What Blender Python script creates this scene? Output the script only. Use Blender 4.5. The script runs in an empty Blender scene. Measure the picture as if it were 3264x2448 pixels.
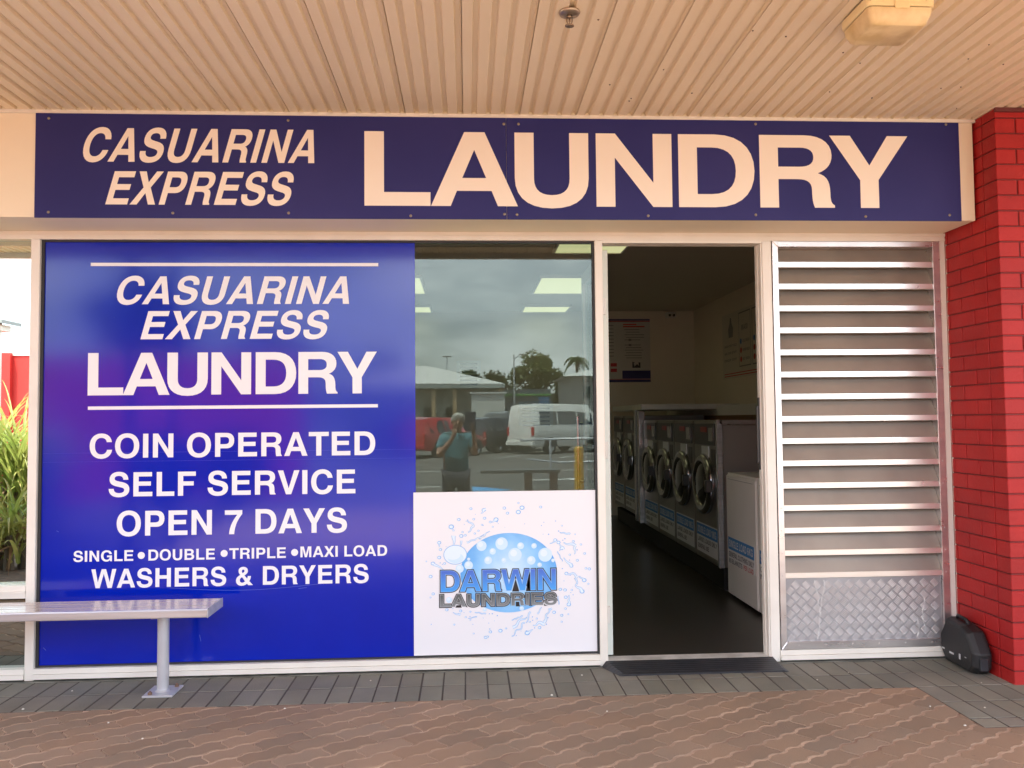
import bpy, bmesh, math, random
from mathutils import Vector, Matrix
from math import sin, cos, pi, radians
random.seed(7)
SC = bpy.context.scene
COL = SC.collection

# ------------------------------------------------------------------ camera calibration (solved from the photograph)
FPX, PW, PH = 2617.8, 3264, 2448
YAW, PITCH, ROLL = 0.0547365, 0.0438162, -0.0095443
CAMP = Vector((0, -4.8, 1.43))
_f = Vector((sin(YAW)*cos(PITCH), cos(YAW)*cos(PITCH), sin(PITCH)))
_r = _f.cross(Vector((0, 0, 1))).normalized(); _u = _r.cross(_f)
CR = cos(ROLL)*_r + sin(ROLL)*_u; CU = -sin(ROLL)*_r + cos(ROLL)*_u
def at(px, py, y):
    """photograph point -> (x, z) on the wall-parallel plane at depth y"""
    d = CR*((px-PW/2)/FPX) + CU*((PH/2-py)/FPX) + _f
    t = (y-CAMP.y)/d.y
    return d.x*t, CAMP.z+d.z*t
cam = bpy.data.cameras.new("camera"); co = bpy.data.objects.new("camera", cam); COL.objects.link(co)
cam.sensor_width = 36; cam.lens = 36*FPX/PW; cam.clip_start = 0.02; cam.clip_end = 3000
m = Matrix((CR, CU, -_f)).transposed().to_4x4(); m.translation = CAMP; co.matrix_world = m
SC.camera = co

# ------------------------------------------------------------------ materials
MATS = {}
def nd(nt, t, **kw):
    n = nt.nodes.new(t)
    for k, v in kw.items():
        if hasattr(n, k): setattr(n, k, v)
        else: n.inputs[k.replace('_', ' ')].default_value = v
    return n
def base(name):
    mt = bpy.data.materials.new(name); mt.use_nodes = True
    return mt, mt.node_tree, mt.node_tree.nodes['Principled BSDF']
def c4(c): return (c[0], c[1], c[2], 1)
def ramp(nt, a, b, c1, c2):
    r = nt.nodes.new('ShaderNodeValToRGB')
    r.color_ramp.elements[0].position = a; r.color_ramp.elements[1].position = b
    r.color_ramp.elements[0].color = c4(c1); r.color_ramp.elements[1].color = c4(c2)
    return r
def pr(name, col, rough=.5, metal=0, col2=None, scale=3., bump=0, bscale=60., coat=0, spec=.5, stretch=None, dirt=None, dscale=8., dth=.62, tint=0, rvar=0):
    """Principled material; colour drifts to col2 by noise, specks of dirt, fine bump"""
    if name in MATS: return MATS[name]
    mt, nt, p = base(name)
    p.inputs['Base Color'].default_value = c4(col)
    p.inputs['Roughness'].default_value = rough; p.inputs['Metallic'].default_value = metal
    p.inputs['Specular IOR Level'].default_value = spec
    if coat: p.inputs['Coat Weight'].default_value = coat; p.inputs['Coat Roughness'].default_value = .03
    tc = nd(nt, 'ShaderNodeTexCoord')
    vec = tc.outputs['Object']
    if stretch:
        mp = nd(nt, 'ShaderNodeMapping'); mp.inputs['Scale'].default_value = stretch
        nt.links.new(vec, mp.inputs['Vector']); vec = mp.outputs['Vector']
    out = None
    if col2:
        n = nd(nt, 'ShaderNodeTexNoise', Scale=scale, Detail=6.); nt.links.new(vec, n.inputs['Vector'])
        r = ramp(nt, .35, .65, col, col2); nt.links.new(n.outputs['Fac'], r.inputs['Fac']); out = r.outputs['Color']
    if tint:
        a = nd(nt, 'ShaderNodeAttribute', attribute_name='tint')
        hm = nd(nt, 'ShaderNodeMix', data_type='RGBA', blend_type='MULTIPLY'); hm.inputs[0].default_value = tint
        if out: nt.links.new(out, hm.inputs[6])
        else: hm.inputs[6].default_value = c4(col)
        nt.links.new(a.outputs['Color'], hm.inputs[7]); out = hm.outputs[2]
    if dirt:
        n2 = nd(nt, 'ShaderNodeTexNoise', Scale=dscale, Detail=8., Roughness=.75); nt.links.new(tc.outputs['Object'], n2.inputs['Vector'])
        r2 = ramp(nt, dth, dth+.1, (0, 0, 0), (1, 1, 1)); nt.links.new(n2.outputs['Fac'], r2.inputs['Fac'])
        mx = nd(nt, 'ShaderNodeMix', data_type='RGBA'); nt.links.new(r2.outputs['Color'], mx.inputs[0])
        if out: nt.links.new(out, mx.inputs[6])
        else: mx.inputs[6].default_value = c4(col)
        mx.inputs[7].default_value = c4(dirt); out = mx.outputs[2]
    if out: nt.links.new(out, p.inputs['Base Color'])
    if rvar:
        n4 = nd(nt, 'ShaderNodeTexNoise', Scale=5., Detail=5.); nt.links.new(vec, n4.inputs['Vector'])
        mr = nd(nt, 'ShaderNodeMapRange'); mr.inputs[3].default_value = max(0, rough-rvar); mr.inputs[4].default_value = rough+rvar
        nt.links.new(n4.outputs['Fac'], mr.inputs[0]); nt.links.new(mr.outputs[0], p.inputs['Roughness'])
    if bump:
        n3 = nd(nt, 'ShaderNodeTexNoise', Scale=bscale, Detail=4.); nt.links.new(vec, n3.inputs['Vector'])
        b = nd(nt, 'ShaderNodeBump'); b.inputs['Strength'].default_value = bump; b.inputs['Distance'].default_value = .01
        nt.links.new(n3.outputs['Fac'], b.inputs['Height']); nt.links.new(b.outputs['Normal'], p.inputs['Normal'])
    MATS[name] = mt; return mt
def glass(name, refl, tint=(.8, .85, .82), ior=1.6, wav=0):
    if name in MATS: return MATS[name]
    mt, nt, p = base(name); nt.nodes.remove(p); out = nt.nodes['Material Output']
    tr = nd(nt, 'ShaderNodeBsdfTransparent'); tr.inputs['Color'].default_value = c4(tint)
    gl = nd(nt, 'ShaderNodeBsdfGlossy'); gl.inputs['Roughness'].default_value = .0; gl.inputs['Color'].default_value = (.86, .97, .92, 1)
    mx = nd(nt, 'ShaderNodeMixShader')
    if refl is None:
        fr = nd(nt, 'ShaderNodeFresnel'); fr.inputs['IOR'].default_value = ior; nt.links.new(fr.outputs[0], mx.inputs[0])
    else: mx.inputs[0].default_value = refl
    nt.links.new(tr.outputs[0], mx.inputs[1]); nt.links.new(gl.outputs[0], mx.inputs[2]); nt.links.new(mx.outputs[0], out.inputs['Surface'])
    if wav:
        tc = nd(nt, 'ShaderNodeTexCoord'); n = nd(nt, 'ShaderNodeTexNoise', Scale=1.3, Detail=1.); nt.links.new(tc.outputs['Object'], n.inputs['Vector'])
        b = nd(nt, 'ShaderNodeBump'); b.inputs['Strength'].default_value = wav; b.inputs['Distance'].default_value = .01
        nt.links.new(n.outputs['Fac'], b.inputs['Height']); nt.links.new(b.outputs['Normal'], gl.inputs['Normal'])
    MATS[name] = mt; return mt
def emis(name, col, s):
    if name in MATS: return MATS[name]
    mt, nt, p = base(name)
    p.inputs['Base Color'].default_value = c4(col); p.inputs['Emission Color'].default_value = c4(col); p.inputs['Emission Strength'].default_value = s
    MATS[name] = mt; return mt
def gradz(name, z0, z1, ca, cb, rough=.3):
    if name in MATS: return MATS[name]
    mt, nt, p = base(name); tc = nd(nt, 'ShaderNodeTexCoord'); sx = nd(nt, 'ShaderNodeSeparateXYZ')
    nt.links.new(tc.outputs['Object'], sx.inputs[0]); mr = nd(nt, 'ShaderNodeMapRange'); mr.inputs[1].default_value = z0; mr.inputs[2].default_value = z1
    nt.links.new(sx.outputs['Z'], mr.inputs[0]); r = ramp(nt, 0, 1, ca, cb); nt.links.new(mr.outputs[0], r.inputs['Fac'])
    nt.links.new(r.outputs['Color'], p.inputs['Base Color']); p.inputs['Roughness'].default_value = rough
    MATS[name] = mt; return mt

soffit_m = pr('soffit_paint', (.88, .75, .56), .42, col2=(.84, .70, .51), scale=.8, dirt=(.52, .40, .28), dscale=3.2, dth=.66)  # cream paint with warm ground bounce partly put into its colour
cream = pr('cream_powder_coat', (.83, .79, .71), .35, col2=(.77, .73, .65), scale=4, dirt=(.42, .37, .30), dscale=9, dth=.68)
cream_w = pr('cream_render', (.90, .80, .62), .6, col2=(.86, .76, .58), scale=2, bump=.05)
gasket = pr('black_gasket', (.03, .03, .032), .6)
navy = pr('navy_sign_face', (.026, .028, .15), .5, col2=(.034, .034, .165), scale=1.5, spec=.2)
letter_warm = pr('warm_bounce_vinyl', (.93, .84, .73), .4)  # fascia lettering, warm bounce from the ground put into the colour
letter_w = pr('white_vinyl', (.83, .83, .86), .3)
white_panel = pr('white_poster_face', (.80, .80, .83), .28)
screw_m = pr('screw_head', (.33, .30, .24), .45, metal=.7)
alu = pr('mill_aluminium', (.80, .77, .76), .30, metal=.9, col2=(.68, .65, .65), scale=4, stretch=(1, 4, 4), bump=.02, bscale=90, rvar=.1)
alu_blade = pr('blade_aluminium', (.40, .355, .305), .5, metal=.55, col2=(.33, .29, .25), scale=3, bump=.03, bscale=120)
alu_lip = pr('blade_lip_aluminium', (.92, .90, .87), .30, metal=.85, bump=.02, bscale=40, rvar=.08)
alu_seat = pr('anodised_aluminium', (.80, .79, .82), .2, metal=.65, stretch=(.3, 8, 8), col2=(.66, .65, .67), scale=6)
steel_paint = pr('silver_paint', (.56, .57, .60), .4, metal=.3, col2=(.50, .51, .54), scale=8)
brick_m = pr('red_painted_brick', (.43, .020, .019), .5, col2=(.36, .016, .016), scale=4, bump=.22, bscale=55, tint=.6, spec=.3, dirt=(.22, .02, .018), dscale=11, dth=.64)
mortar_m = pr('shaded_red_mortar', (.16, .014, .014), .6, bump=.1, bscale=80)  # painted red like the bricks, joint shadow darkened into the colour
grey_p = pr('grey_concrete_paver', (.235, .222, .180), .85, col2=(.175, .165, .134), scale=2.5, bump=.25, bscale=110, tint=.8, dirt=(.06, .052, .045), dscale=5, dth=.66)
red_p = pr('red_concrete_paver', (.315, .208, .138), .88, col2=(.255, .185, .130), scale=1.7, bump=.22, bscale=130, tint=.85, dirt=(.10, .065, .05), dscale=7, dth=.64)
sand_m = pr('joint_sand', (.56, .40, .29), .95, col2=(.26, .165, .115), scale=3.2, bump=.3, bscale=150)
sand_g = pr('joint_grit', (.06, .05, .042), .95, bump=.3, bscale=150)
mortar_strip = pr('mortar_bed', (.21, .20, .165), .9, col2=(.11, .105, .085), scale=9, bump=.4, bscale=50)
asphalt = pr('asphalt', (.10, .092, .082), .9, col2=(.135, .122, .108), scale=.6, bump=.3, bscale=100)
far_pave = pr('bounce_red_paving', (.38, .25, .155), .85, col2=(.32, .205, .125), scale=2, bump=.3, bscale=30)  # red paving colour raised so it bounces more warm light upward
ground_m = pr('dry_ground', (.16, .14, .09), .95, col2=(.08, .10, .04), scale=.2)
black_rub = pr('black_rubber', (.020, .021, .026), .45, col2=(.030, .031, .037), scale=20, bump=.1, bscale=60)
black_pl = pr('black_plastic', (.014, .014, .015), .5, bump=.2, bscale=160)
int_wall = pr('interior_wall_paint', (.80, .72, .60), .6, col2=(.76, .68, .56), scale=1)
int_ceil = pr('interior_ceiling_paint', (.62, .56, .47), .8, dirt=(.2, .18, .15), dscale=3, dth=.7)
int_floor = pr('dark_floor_finish', (.035, .030, .025), .28, col2=(.05, .042, .034), scale=2, bump=.02, bscale=20)
steel_w = pr('washer_steel', (.30, .285, .26), .36, metal=.75, col2=(.25, .235, .21), scale=3)
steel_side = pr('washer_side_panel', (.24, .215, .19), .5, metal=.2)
chrome = pr('chrome_ring', (.46, .46, .47), .18, metal=1)
dark_pan = pr('dark_control_panel', (.05, .048, .045), .35)
port = pr('porthole_glass', (.012, .012, .014), .05, coat=1)
white_en = pr('white_enamel', (.74, .71, .66), .3, col2=(.70, .67, .61), scale=3)
notice_w = pr('notice_paper', (.72, .72, .70), .5)
notice_b = pr('notice_blue', (.04, .22, .52), .5)
ink = pr('dark_ink', (.05, .05, .06), .5)
ink_red = pr('red_ink', (.55, .06, .05), .5)
ink_grey = pr('grey_ink', (.22, .22, .22), .5)
wood_m = pr('brown_timber', (.20, .09, .035), .5, col2=(.14, .06, .025), scale=8, stretch=(8, 1, 8))
red_wall_m = pr('red_wall_paint', (.62, .035, .028), .5, col2=(.56, .03, .025), scale=1, bump=.05)
leaf_m = None
def leafmat(name, a, b, tr=.4):
    if name in MATS: return MATS[name]
    mt, nt, p = base(name); tc = nd(nt, 'ShaderNodeTexCoord'); n = nd(nt, 'ShaderNodeTexNoise', Scale=2.2, Detail=4.)
    nt.links.new(tc.outputs['Object'], n.inputs['Vector']); r = ramp(nt, .35, .65, a, b); nt.links.new(n.outputs['Fac'], r.inputs['Fac'])
    nt.links.new(r.outputs['Color'], p.inputs['Base Color']); p.inputs['Roughness'].default_value = .5
    ts = nd(nt, 'ShaderNodeBsdfTranslucent'); nt.links.new(r.outputs['Color'], ts.inputs['Color'])
    mx = nd(nt, 'ShaderNodeMixShader'); mx.inputs[0].default_value = tr
    nt.links.new(p.outputs[0], mx.inputs[1]); nt.links.new(ts.outputs[0], mx.inputs[2]); nt.links.new(mx.outputs[0], nt.nodes['Material Output'].inputs['Surface'])
    MATS[name] = mt; return mt
leaf_y = leafmat('strappy_leaf', (.20, .27, .05), (.46, .40, .12), .45)
leaf_d = leafmat('tree_leaf', (.035, .06, .018), (.08, .11, .03), .3)
leaf_l = leafmat('light_tree_leaf', (.06, .09, .02), (.12, .15, .04), .3)
dry_leaf = pr('dry_leaf', (.30, .19, .09), .8, col2=(.16, .09, .05), scale=8)
bark = pr('bark', (.12, .09, .065), .9, bump=.4, bscale=20)

# blue window film: solid colour under glass, with a faint horizontal seam and scratches
def film_mat():
    mt, nt, p = base('blue_window_film')
    tc = nd(nt, 'ShaderNodeTexCoord'); n = nd(nt, 'ShaderNodeTexNoise', Scale=2., Detail=5.); nt.links.new(tc.outputs['Object'], n.inputs['Vector'])
    r = ramp(nt, .3, .7, (.0, .012, .37), (.0, .016, .43)); nt.links.new(n.outputs['Fac'], r.inputs['Fac'])
    n2 = nd(nt, 'ShaderNodeTexNoise', Scale=42., Detail=3., Roughness=.7); nt.links.new(tc.outputs['Object'], n2.inputs['Vector'])
    r2 = ramp(nt, .74, .78, (0, 0, 0), (.5, .5, .5)); nt.links.new(n2.outputs['Fac'], r2.inputs['Fac'])
    mx = nd(nt, 'ShaderNodeMix', data_type='RGBA'); nt.links.new(r2.outputs['Color'], mx.inputs[0]); nt.links.new(r.outputs['Color'], mx.inputs[6]); mx.inputs[7].default_value = (.10, .12, .35, 1)
    nt.links.new(mx.outputs[2], p.inputs['Base Color'])
    p.inputs['Roughness'].default_value = .12; p.inputs['Specular IOR Level'].default_value = .45
    p.inputs['Coat Weight'].default_value = .38; p.inputs['Coat Roughness'].default_value = .06
    nb = nd(nt, 'ShaderNodeTexNoise', Scale=260., Detail=2.); nt.links.new(tc.outputs['Object'], nb.inputs['Vector'])
    b = nd(nt, 'ShaderNodeBump'); b.inputs['Strength'].default_value = .025; b.inputs['Distance'].default_value = .002
    nt.links.new(nb.outputs['Fac'], b.inputs['Height']); nt.links.new(b.outputs['Normal'], p.inputs['Normal']); nt.links.new(b.outputs['Normal'], p.inputs['Coat Normal'])
    return mt
film = film_mat()
clear = glass('clear_window_glass', None, (.88, .92, .90), 1.56, .02)
mirror_g = glass('silvered_window_glass', .82, (.5, .5, .5), wav=.03)

# ------------------------------------------------------------------ object helpers
def tag(o, label=None, cat=None, group=None, kind=None):
    if label: o['label'] = label
    if cat: o['category'] = cat
    if group: o['group'] = group
    if kind: o['kind'] = kind
    return o
def thing(name, label, cat, loc=(0, 0, 0), group=None, rz=0):
    o = bpy.data.objects.new(name, None); COL.objects.link(o); o.location = loc; o.rotation_euler = (0, 0, rz); o.empty_display_size = .1
    return tag(o, label, cat, group)
class MB:
    def __init__(s): s.v = []; s.f = []; s.t = []
    def add(s, vs, fs, tint=None):
        k = len(s.v); s.v += [tuple(v) for v in vs]; s.f += [tuple(i+k for i in f) for f in fs]; s.t += [tint]*len(fs)
    def box(s, x0, x1, y0, y1, z0, z1, tint=None):
        s.add([(x, y, z) for x in (x0, x1) for y in (y0, y1) for z in (z0, z1)], [(0, 1, 3, 2), (4, 6, 7, 5), (0, 4, 5, 1), (2, 3, 7, 6), (0, 2, 6, 4), (1, 5, 7, 3)], tint)
    def cbox(s, x0, x1, y0, y1, z0, z1, c=.004, tint=None):
        """box with chamfered edges"""
        vs = []; 
        for sx, X in ((1, x0), (-1, x1)):
            for sy, Y in ((1, y0), (-1, y1)):
                for sz, Z in ((1, z0), (-1, z1)):
                    vs += [(X, Y+sy*c, Z+sz*c), (X+sx*c, Y, Z+sz*c), (X+sx*c, Y+sy*c, Z)]
        bm = bmesh.new(); bv = [bm.verts.new(v) for v in vs]
        r = bmesh.ops.convex_hull(bm, input=bv)
        bmesh.ops.dissolve_limit(bm, angle_limit=.02, verts=bm.verts, edges=bm.edges)
        bm.verts.index_update()
        s.add([v.co[:] for v in bm.verts], [[v.index for v in f.verts] for f in bm.faces], tint); bm.free()
    def prism(s, poly, a0, a1, ax='y', tint=None):
        """closed 2-D polygon extruded along an axis; ax y: poly is (x,z), x: (y,z), z: (x,y)"""
        n = len(poly)
        def P(p, a): return (p[0], a, p[1]) if ax == 'y' else ((a, p[0], p[1]) if ax == 'x' else (p[0], p[1], a))
        vs = [P(p, a0) for p in poly]+[P(p, a1) for p in poly]
        s.add(vs, [tuple(range(n)), tuple(range(2*n-1, n-1, -1))]+[(i, i+n, (i+1) % n+n, (i+1) % n) for i in range(n)], tint)
    def tube(s, pts, r, n=10, cap=True):
        pts = [Vector(p) for p in pts]; rr = r if isinstance(r, (list, tuple)) else [r]*len(pts); vs = []; up = None
        for i, p in enumerate(pts):
            d = (pts[min(i+1, len(pts)-1)]-pts[max(i-1, 0)]).normalized()
            if up is None: up = Vector((0, 0, 1)) if abs(d.z) < .9 else Vector((1, 0, 0))
            a = d.cross(up).normalized(); b = a.cross(d); up = b
            vs += [p+rr[i]*(cos(2*pi*k/n)*a+sin(2*pi*k/n)*b) for k in range(n)]
        fs = [(i*n+k, i*n+(k+1) % n, (i+1)*n+(k+1) % n, (i+1)*n+k) for i in range(len(pts)-1) for k in range(n)]
        if cap: fs += [tuple(range(n)), tuple(range((len(pts)-1)*n, len(pts)*n))[::-1]]
        s.add(vs, fs)
    def lathe(s, prof, c=(0, 0, 0), ax='z', n=24):
        """prof (radius, height) revolved about an axis through c"""
        vs = []
        for r, h in prof:
            for k in range(n):
                a = 2*pi*k/n; u, v = r*cos(a), r*sin(a)
                q = (u, v, h) if ax == 'z' else ((h, u, v) if ax == 'x' else (u, h, v))
                vs.append((c[0]+q[0], c[1]+q[1], c[2]+q[2]))
        s.add(vs, [(i*n+k, i*n+(k+1) % n, (i+1)*n+(k+1) % n, (i+1)*n+k) for i in range(len(prof)-1) for k in range(n)])
    def quad(s, a, b, c, d, tint=None): s.add([a, b, c, d], [(0, 1, 2, 3)], tint)
    def build(s, name, mat, parent=None, smooth=False, fixn=True, ang=None):
        me = bpy.data.meshes.new(name); me.from_pydata(s.v, [], s.f); me.validate()
        if any(t is not None for t in s.t) and len(me.polygons) == len(s.t):
            at_ = me.color_attributes.new('tint', 'FLOAT_COLOR', 'CORNER')
            for p, t in zip(me.polygons, s.t):
                t = t if t is not None else (1, 1, 1)
                for li in p.loop_indices: at_.data[li].color = (t[0], t[1], t[2], 1)
        if fixn:
            bm = bmesh.new(); bm.from_mesh(me); bmesh.ops.recalc_face_normals(bm, faces=bm.faces); bm.to_mesh(me); bm.free()
        if mat: me.materials.append(mat)
        if smooth or ang:
            me.polygons.foreach_set('use_smooth', [True]*len(me.polygons))
            if ang: me.set_sharp_from_angle(angle=radians(ang))
        o = bpy.data.objects.new(name, me); COL.objects.link(o)
        if parent: o.parent = parent
        return o
def mb(fn, *a, **k):
    m_ = MB(); getattr(m_, fn)(*a, **k); return m_
def setting(m_, name, mat, **k): return tag(m_.build(name, mat, **k), kind='structure')
def copy_tree(o, parent=None):
    c = o.copy(); COL.objects.link(c); c.parent = parent
    for ch in list(o.children): copy_tree(ch, c)
    return c

# ------------------------------------------------------------------ lettering: a hand-drawn bold grotesque alphabet
GL = {
'A': (722, ["20,0 174,0 223,147 496,147 545,0 702,0 443,718 283,718", "266,272 454,272 361,545"]),
'B': (722, ["76,0 400,0 C570,0,669,75,669,205 C669,290,625,350,545,376 C605,405,638,460,638,535 C638,650,550,718,400,718 76,718", "226,420 385,420 C455,420,490,450,490,507 C490,565,455,593,385,593 226,593", "226,125 395,125 C475,125,518,155,518,212 C518,272,475,304,395,304 226,304"]),
'C': (722, ["676,476 C655,640,540,737,377,737 C175,737,44,590,44,359 C44,128,175,-19,376,-19 C545,-19,665,85,684,247 538,247 C522,160,465,110,376,110 C262,110,194,205,194,359 C194,513,262,606,376,606 C462,606,515,560,530,476"]),
'D': (722, ["76,0 367,0 C575,0,685,140,685,360 C685,580,575,718,367,718 76,718", "226,129 341,129 C475,129,535,215,535,360 C535,505,475,589,341,589 226,589"]),
'E': (667, ["76,0 621,0 621,132 226,132 226,314 577,314 577,440 226,440 226,589 607,589 607,718 76,718"]),
'F': (611, ["76,0 226,0 226,302 528,302 528,428 226,428 226,589 587,589 587,718 76,718"]),
'G': (778, ["706,476 C685,640,560,737,392,737 C180,737,44,590,44,359 C44,128,180,-19,385,-19 C470,-19,540,15,592,80 608,0 713,0 713,388 409,388 409,266 570,266 C560,165,495,106,400,106 C270,106,194,205,194,359 C194,513,270,608,394,608 C480,608,537,563,556,476"]),
'H': (722, ["71,0 221,0 221,311 501,311 501,0 651,0 651,718 501,718 501,443 221,443 221,718 71,718"]),
'I': (278, ["64,0 214,0 214,718 64,718"]),
'K': (722, ["87,0 237,0 237,225 319,309 532,0 722,0 422,413 708,718 512,718 237,418 237,718 87,718"]),
'L': (611, ["76,0 583,0 583,132 226,132 226,718 76,718"]),
'M': (833, ["73,0 213,0 213,560 350,0 488,0 625,560 625,0 765,0 765,718 551,718 421,190 287,718 73,718"]),
'N': (722, ["69,0 214,0 214,481 506,0 654,0 654,718 509,718 509,237 217,718 69,718"]),
'O': (778, ["389,-19 C600,-19,734,130,734,359 C734,588,600,737,389,737 C178,737,44,588,44,359 C44,130,178,-19,389,-19", "389,110 C268,110,194,205,194,359 C194,513,268,608,389,608 C510,608,584,513,584,359 C584,205,510,110,389,110"]),
'P': (667, ["76,0 226,0 226,252 410,252 C545,252,627,345,627,485 C627,635,545,718,400,718 76,718", "226,378 365,378 C445,378,480,415,480,484 C480,555,445,592,365,592 226,592"]),
'Q': (778, ["389,-19 C600,-19,734,130,734,359 C734,588,600,737,389,737 C178,737,44,588,44,359 C44,130,178,-19,389,-19", "389,110 C268,110,194,205,194,359 C194,513,268,608,389,608 C510,608,584,513,584,359 C584,205,510,110,389,110"]),
'R': (722, ["76,0 226,0 226,282 380,282 C460,282,495,250,495,175 C495,110,498,40,516,0 677,0 677,24 C645,42,643,80,643,150 C641,270,615,315,545,342 C620,375,660,435,660,522 C660,645,575,718,440,718 76,718", "226,405 395,405 C475,405,512,438,512,500 C512,565,475,595,400,595 226,595"]),
'S': (667, ["597,498 C595,650,495,737,328,737 C165,737,62,650,62,512 C62,400,125,338,275,302 385,275 C455,258,482,235,482,195 C482,140,425,104,338,104 C240,104,185,148,182,232 39,232 C42,70,150,-19,330,-19 C520,-19,629,70,629,215 C629,330,565,395,430,427 310,456 C235,474,206,496,206,535 C206,585,250,616,325,616 C405,616,450,575,455,498"]),
'T': (611, ["231,0 381,0 381,589 598,589 598,718 14,718 14,589 231,589"]),
'U': (722, ["72,718 72,275 C72,85,175,-19,361,-19 C550,-19,651,85,651,275 651,718 501,718 501,270 C501,165,455,110,361,110 C267,110,222,165,222,270 222,718"]),
'V': (667, ["256,0 410,0 648,718 493,718 335,178 175,718 19,718"]),
'W': (944, ["172,0 326,0 473,544 619,0 775,0 938,718 784,718 694,222 554,718 394,718 252,222 160,718 6,718"]),
'X': (667, ["14,0 191,0 331,247 474,0 653,0 423,368 640,718 467,718 336,483 207,718 29,718 244,370"]),
'Y': (667, ["258,0 408,0 408,279 653,718 485,718 336,422 183,718 15,718 258,275"]),
'&': (722, ["701,0 520,0 472,58 C415,5,345,-19,270,-19 C140,-19,54,60,54,178 C54,270,105,340,215,395 C170,450,150,495,150,545 C150,640,220,705,330,705 C435,705,505,645,505,550 C505,480,465,425,375,375 475,252 C490,290,498,320,500,350 622,350 C618,275,595,205,556,155", "300,462 C350,490,375,515,375,550 C375,580,355,598,328,598 C298,598,276,578,276,545 C276,520,285,490,300,462", "285,312 C225,280,200,240,200,190 C200,135,238,100,290,100 C330,100,365,115,395,148"]),
'0': (556, ["278,-19 C430,-19,524,120,524,350 C524,580,430,710,278,710 C126,710,32,580,32,350 C32,120,126,-19,278,-19", "278,100 C215,100,182,190,182,350 C182,510,215,590,278,590 C341,590,374,510,374,350 C374,190,341,100,278,100"]),
'1': (556, ["238,0 380,0 380,710 270,710 C262,640,195,590,69,586 69,490 238,490"]),
'6': (556, ["505,550 C495,650,410,710,295,710 C130,710,34,580,34,330 C34,110,125,-19,282,-19 C425,-19,518,80,518,225 C518,360,430,450,305,450 C240,450,200,425,175,390 C180,520,225,592,295,592 C340,592,365,575,372,550", "280,332 C335,332,370,290,370,222 C370,150,335,98,280,98 C222,98,186,145,186,215 C186,290,225,332,280,332"]),
'7': (556, ["528,698 25,698 25,565 385,565 C245,395,160,200,148,0 298,0 C310,230,390,420,528,585"]),
' ': (278, [])}
def contour(sp, n=7):
    out = []
    for tk in sp.split():
        if tk[0] == 'C':
            a = [float(q) for q in tk[1:].split(',')]; p0 = out[-1]
            for i in range(1, n+1):
                t = i/n; w = ((1-t)**3, 3*t*(1-t)**2, 3*t*t*(1-t), t**3)
                out.append((w[0]*p0[0]+w[1]*a[0]+w[2]*a[2]+w[3]*a[4], w[0]*p0[1]+w[1]*a[1]+w[2]*a[3]+w[3]*a[5]))
        else:
            out.append(tuple(float(q) for q in tk.split(',')))
    if abs(out[0][0]-out[-1][0])+abs(out[0][1]-out[-1][1]) < 1: out.pop()
    return out
def word(s, x0, x1, z0, z1, slant=0, track=0, glyph_x=None, n=7):
    """contours of a word fitted into a box; z0..z1 is baseline..cap height; slant in final metres per metre"""
    cs = []; pen = 0; gi = 0
    for ch in s:
        adv, sp = GL[ch]; g = [contour(q, n) for q in sp]
        if glyph_x and g:
            xs = [p[0] for c in g for p in c]; a, b = min(xs), max(xs); ga, gb = glyph_x[gi]; gi += 1
            cs += [[(ga+(p[0]-a)/(b-a)*(gb-ga), z0+(z1-z0)*p[1]/718) for p in c] for c in g]
        else: cs += [[(pen+p[0], p[1]) for p in c] for c in g]
        pen += adv+track
    if glyph_x: return cs
    k = 0
    for _ in range(3):
        q = [[(p[0]+k*p[1], p[1]) for p in c] for c in cs]; xs = [p[0] for c in q for p in c]
        sc = (x1-x0)/(max(xs)-min(xs)); k = slant*(z1-z0)/718/sc
    mn = min(xs)
    return [[(x0+(p[0]-mn)*sc, z0+(z1-z0)*p[1]/718) for p in c] for c in q]
DG = []
def face_curve(cs, name, mat, y, parent, off=0, M=None):
    """flat lettering: filled 2-D curve turned into a mesh standing on plane y (faces the street)"""
    cu = bpy.data.curves.new('tmp', 'CURVE'); cu.dimensions = '2D'; cu.fill_mode = 'BOTH'; cu.offset = off
    for c in cs:
        sp = cu.splines.new('POLY'); sp.points.add(len(c)-1); sp.use_cyclic_u = True
        for i, p in enumerate(c): sp.points[i].co = (p[0], p[1], 0, 1)
    o = bpy.data.objects.new('tmp', cu); COL.objects.link(o)
    me = bpy.data.meshes.new_from_object(o.evaluated_get(bpy.context.evaluated_depsgraph_get()))
    bpy.data.objects.remove(o); bpy.data.curves.remove(cu)
    me.transform(Matrix(((1, 0, 0, 0), (0, 0, -1, y), (0, 1, 0, 0), (0, 0, 0, 1))) if M is None else M)
    me.name = name; me.materials.clear(); me.materials.append(mat)
    ob = bpy.data.objects.new(name, me); COL.objects.link(ob); ob.parent = parent
    return ob
def rect(x0, x1, z0, z1): return [(x0, z0), (x1, z0), (x1, z1), (x0, z1)]
def disc(cx, cz, rx, rz=None, n=20, rot=0):
    rz = rz or rx; return [(cx+rx*cos(a)*cos(rot)-rz*sin(a)*sin(rot), cz+rx*cos(a)*sin(rot)+rz*sin(a)*cos(rot)) for a in (2*pi*i/n for i in range(n))]

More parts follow.
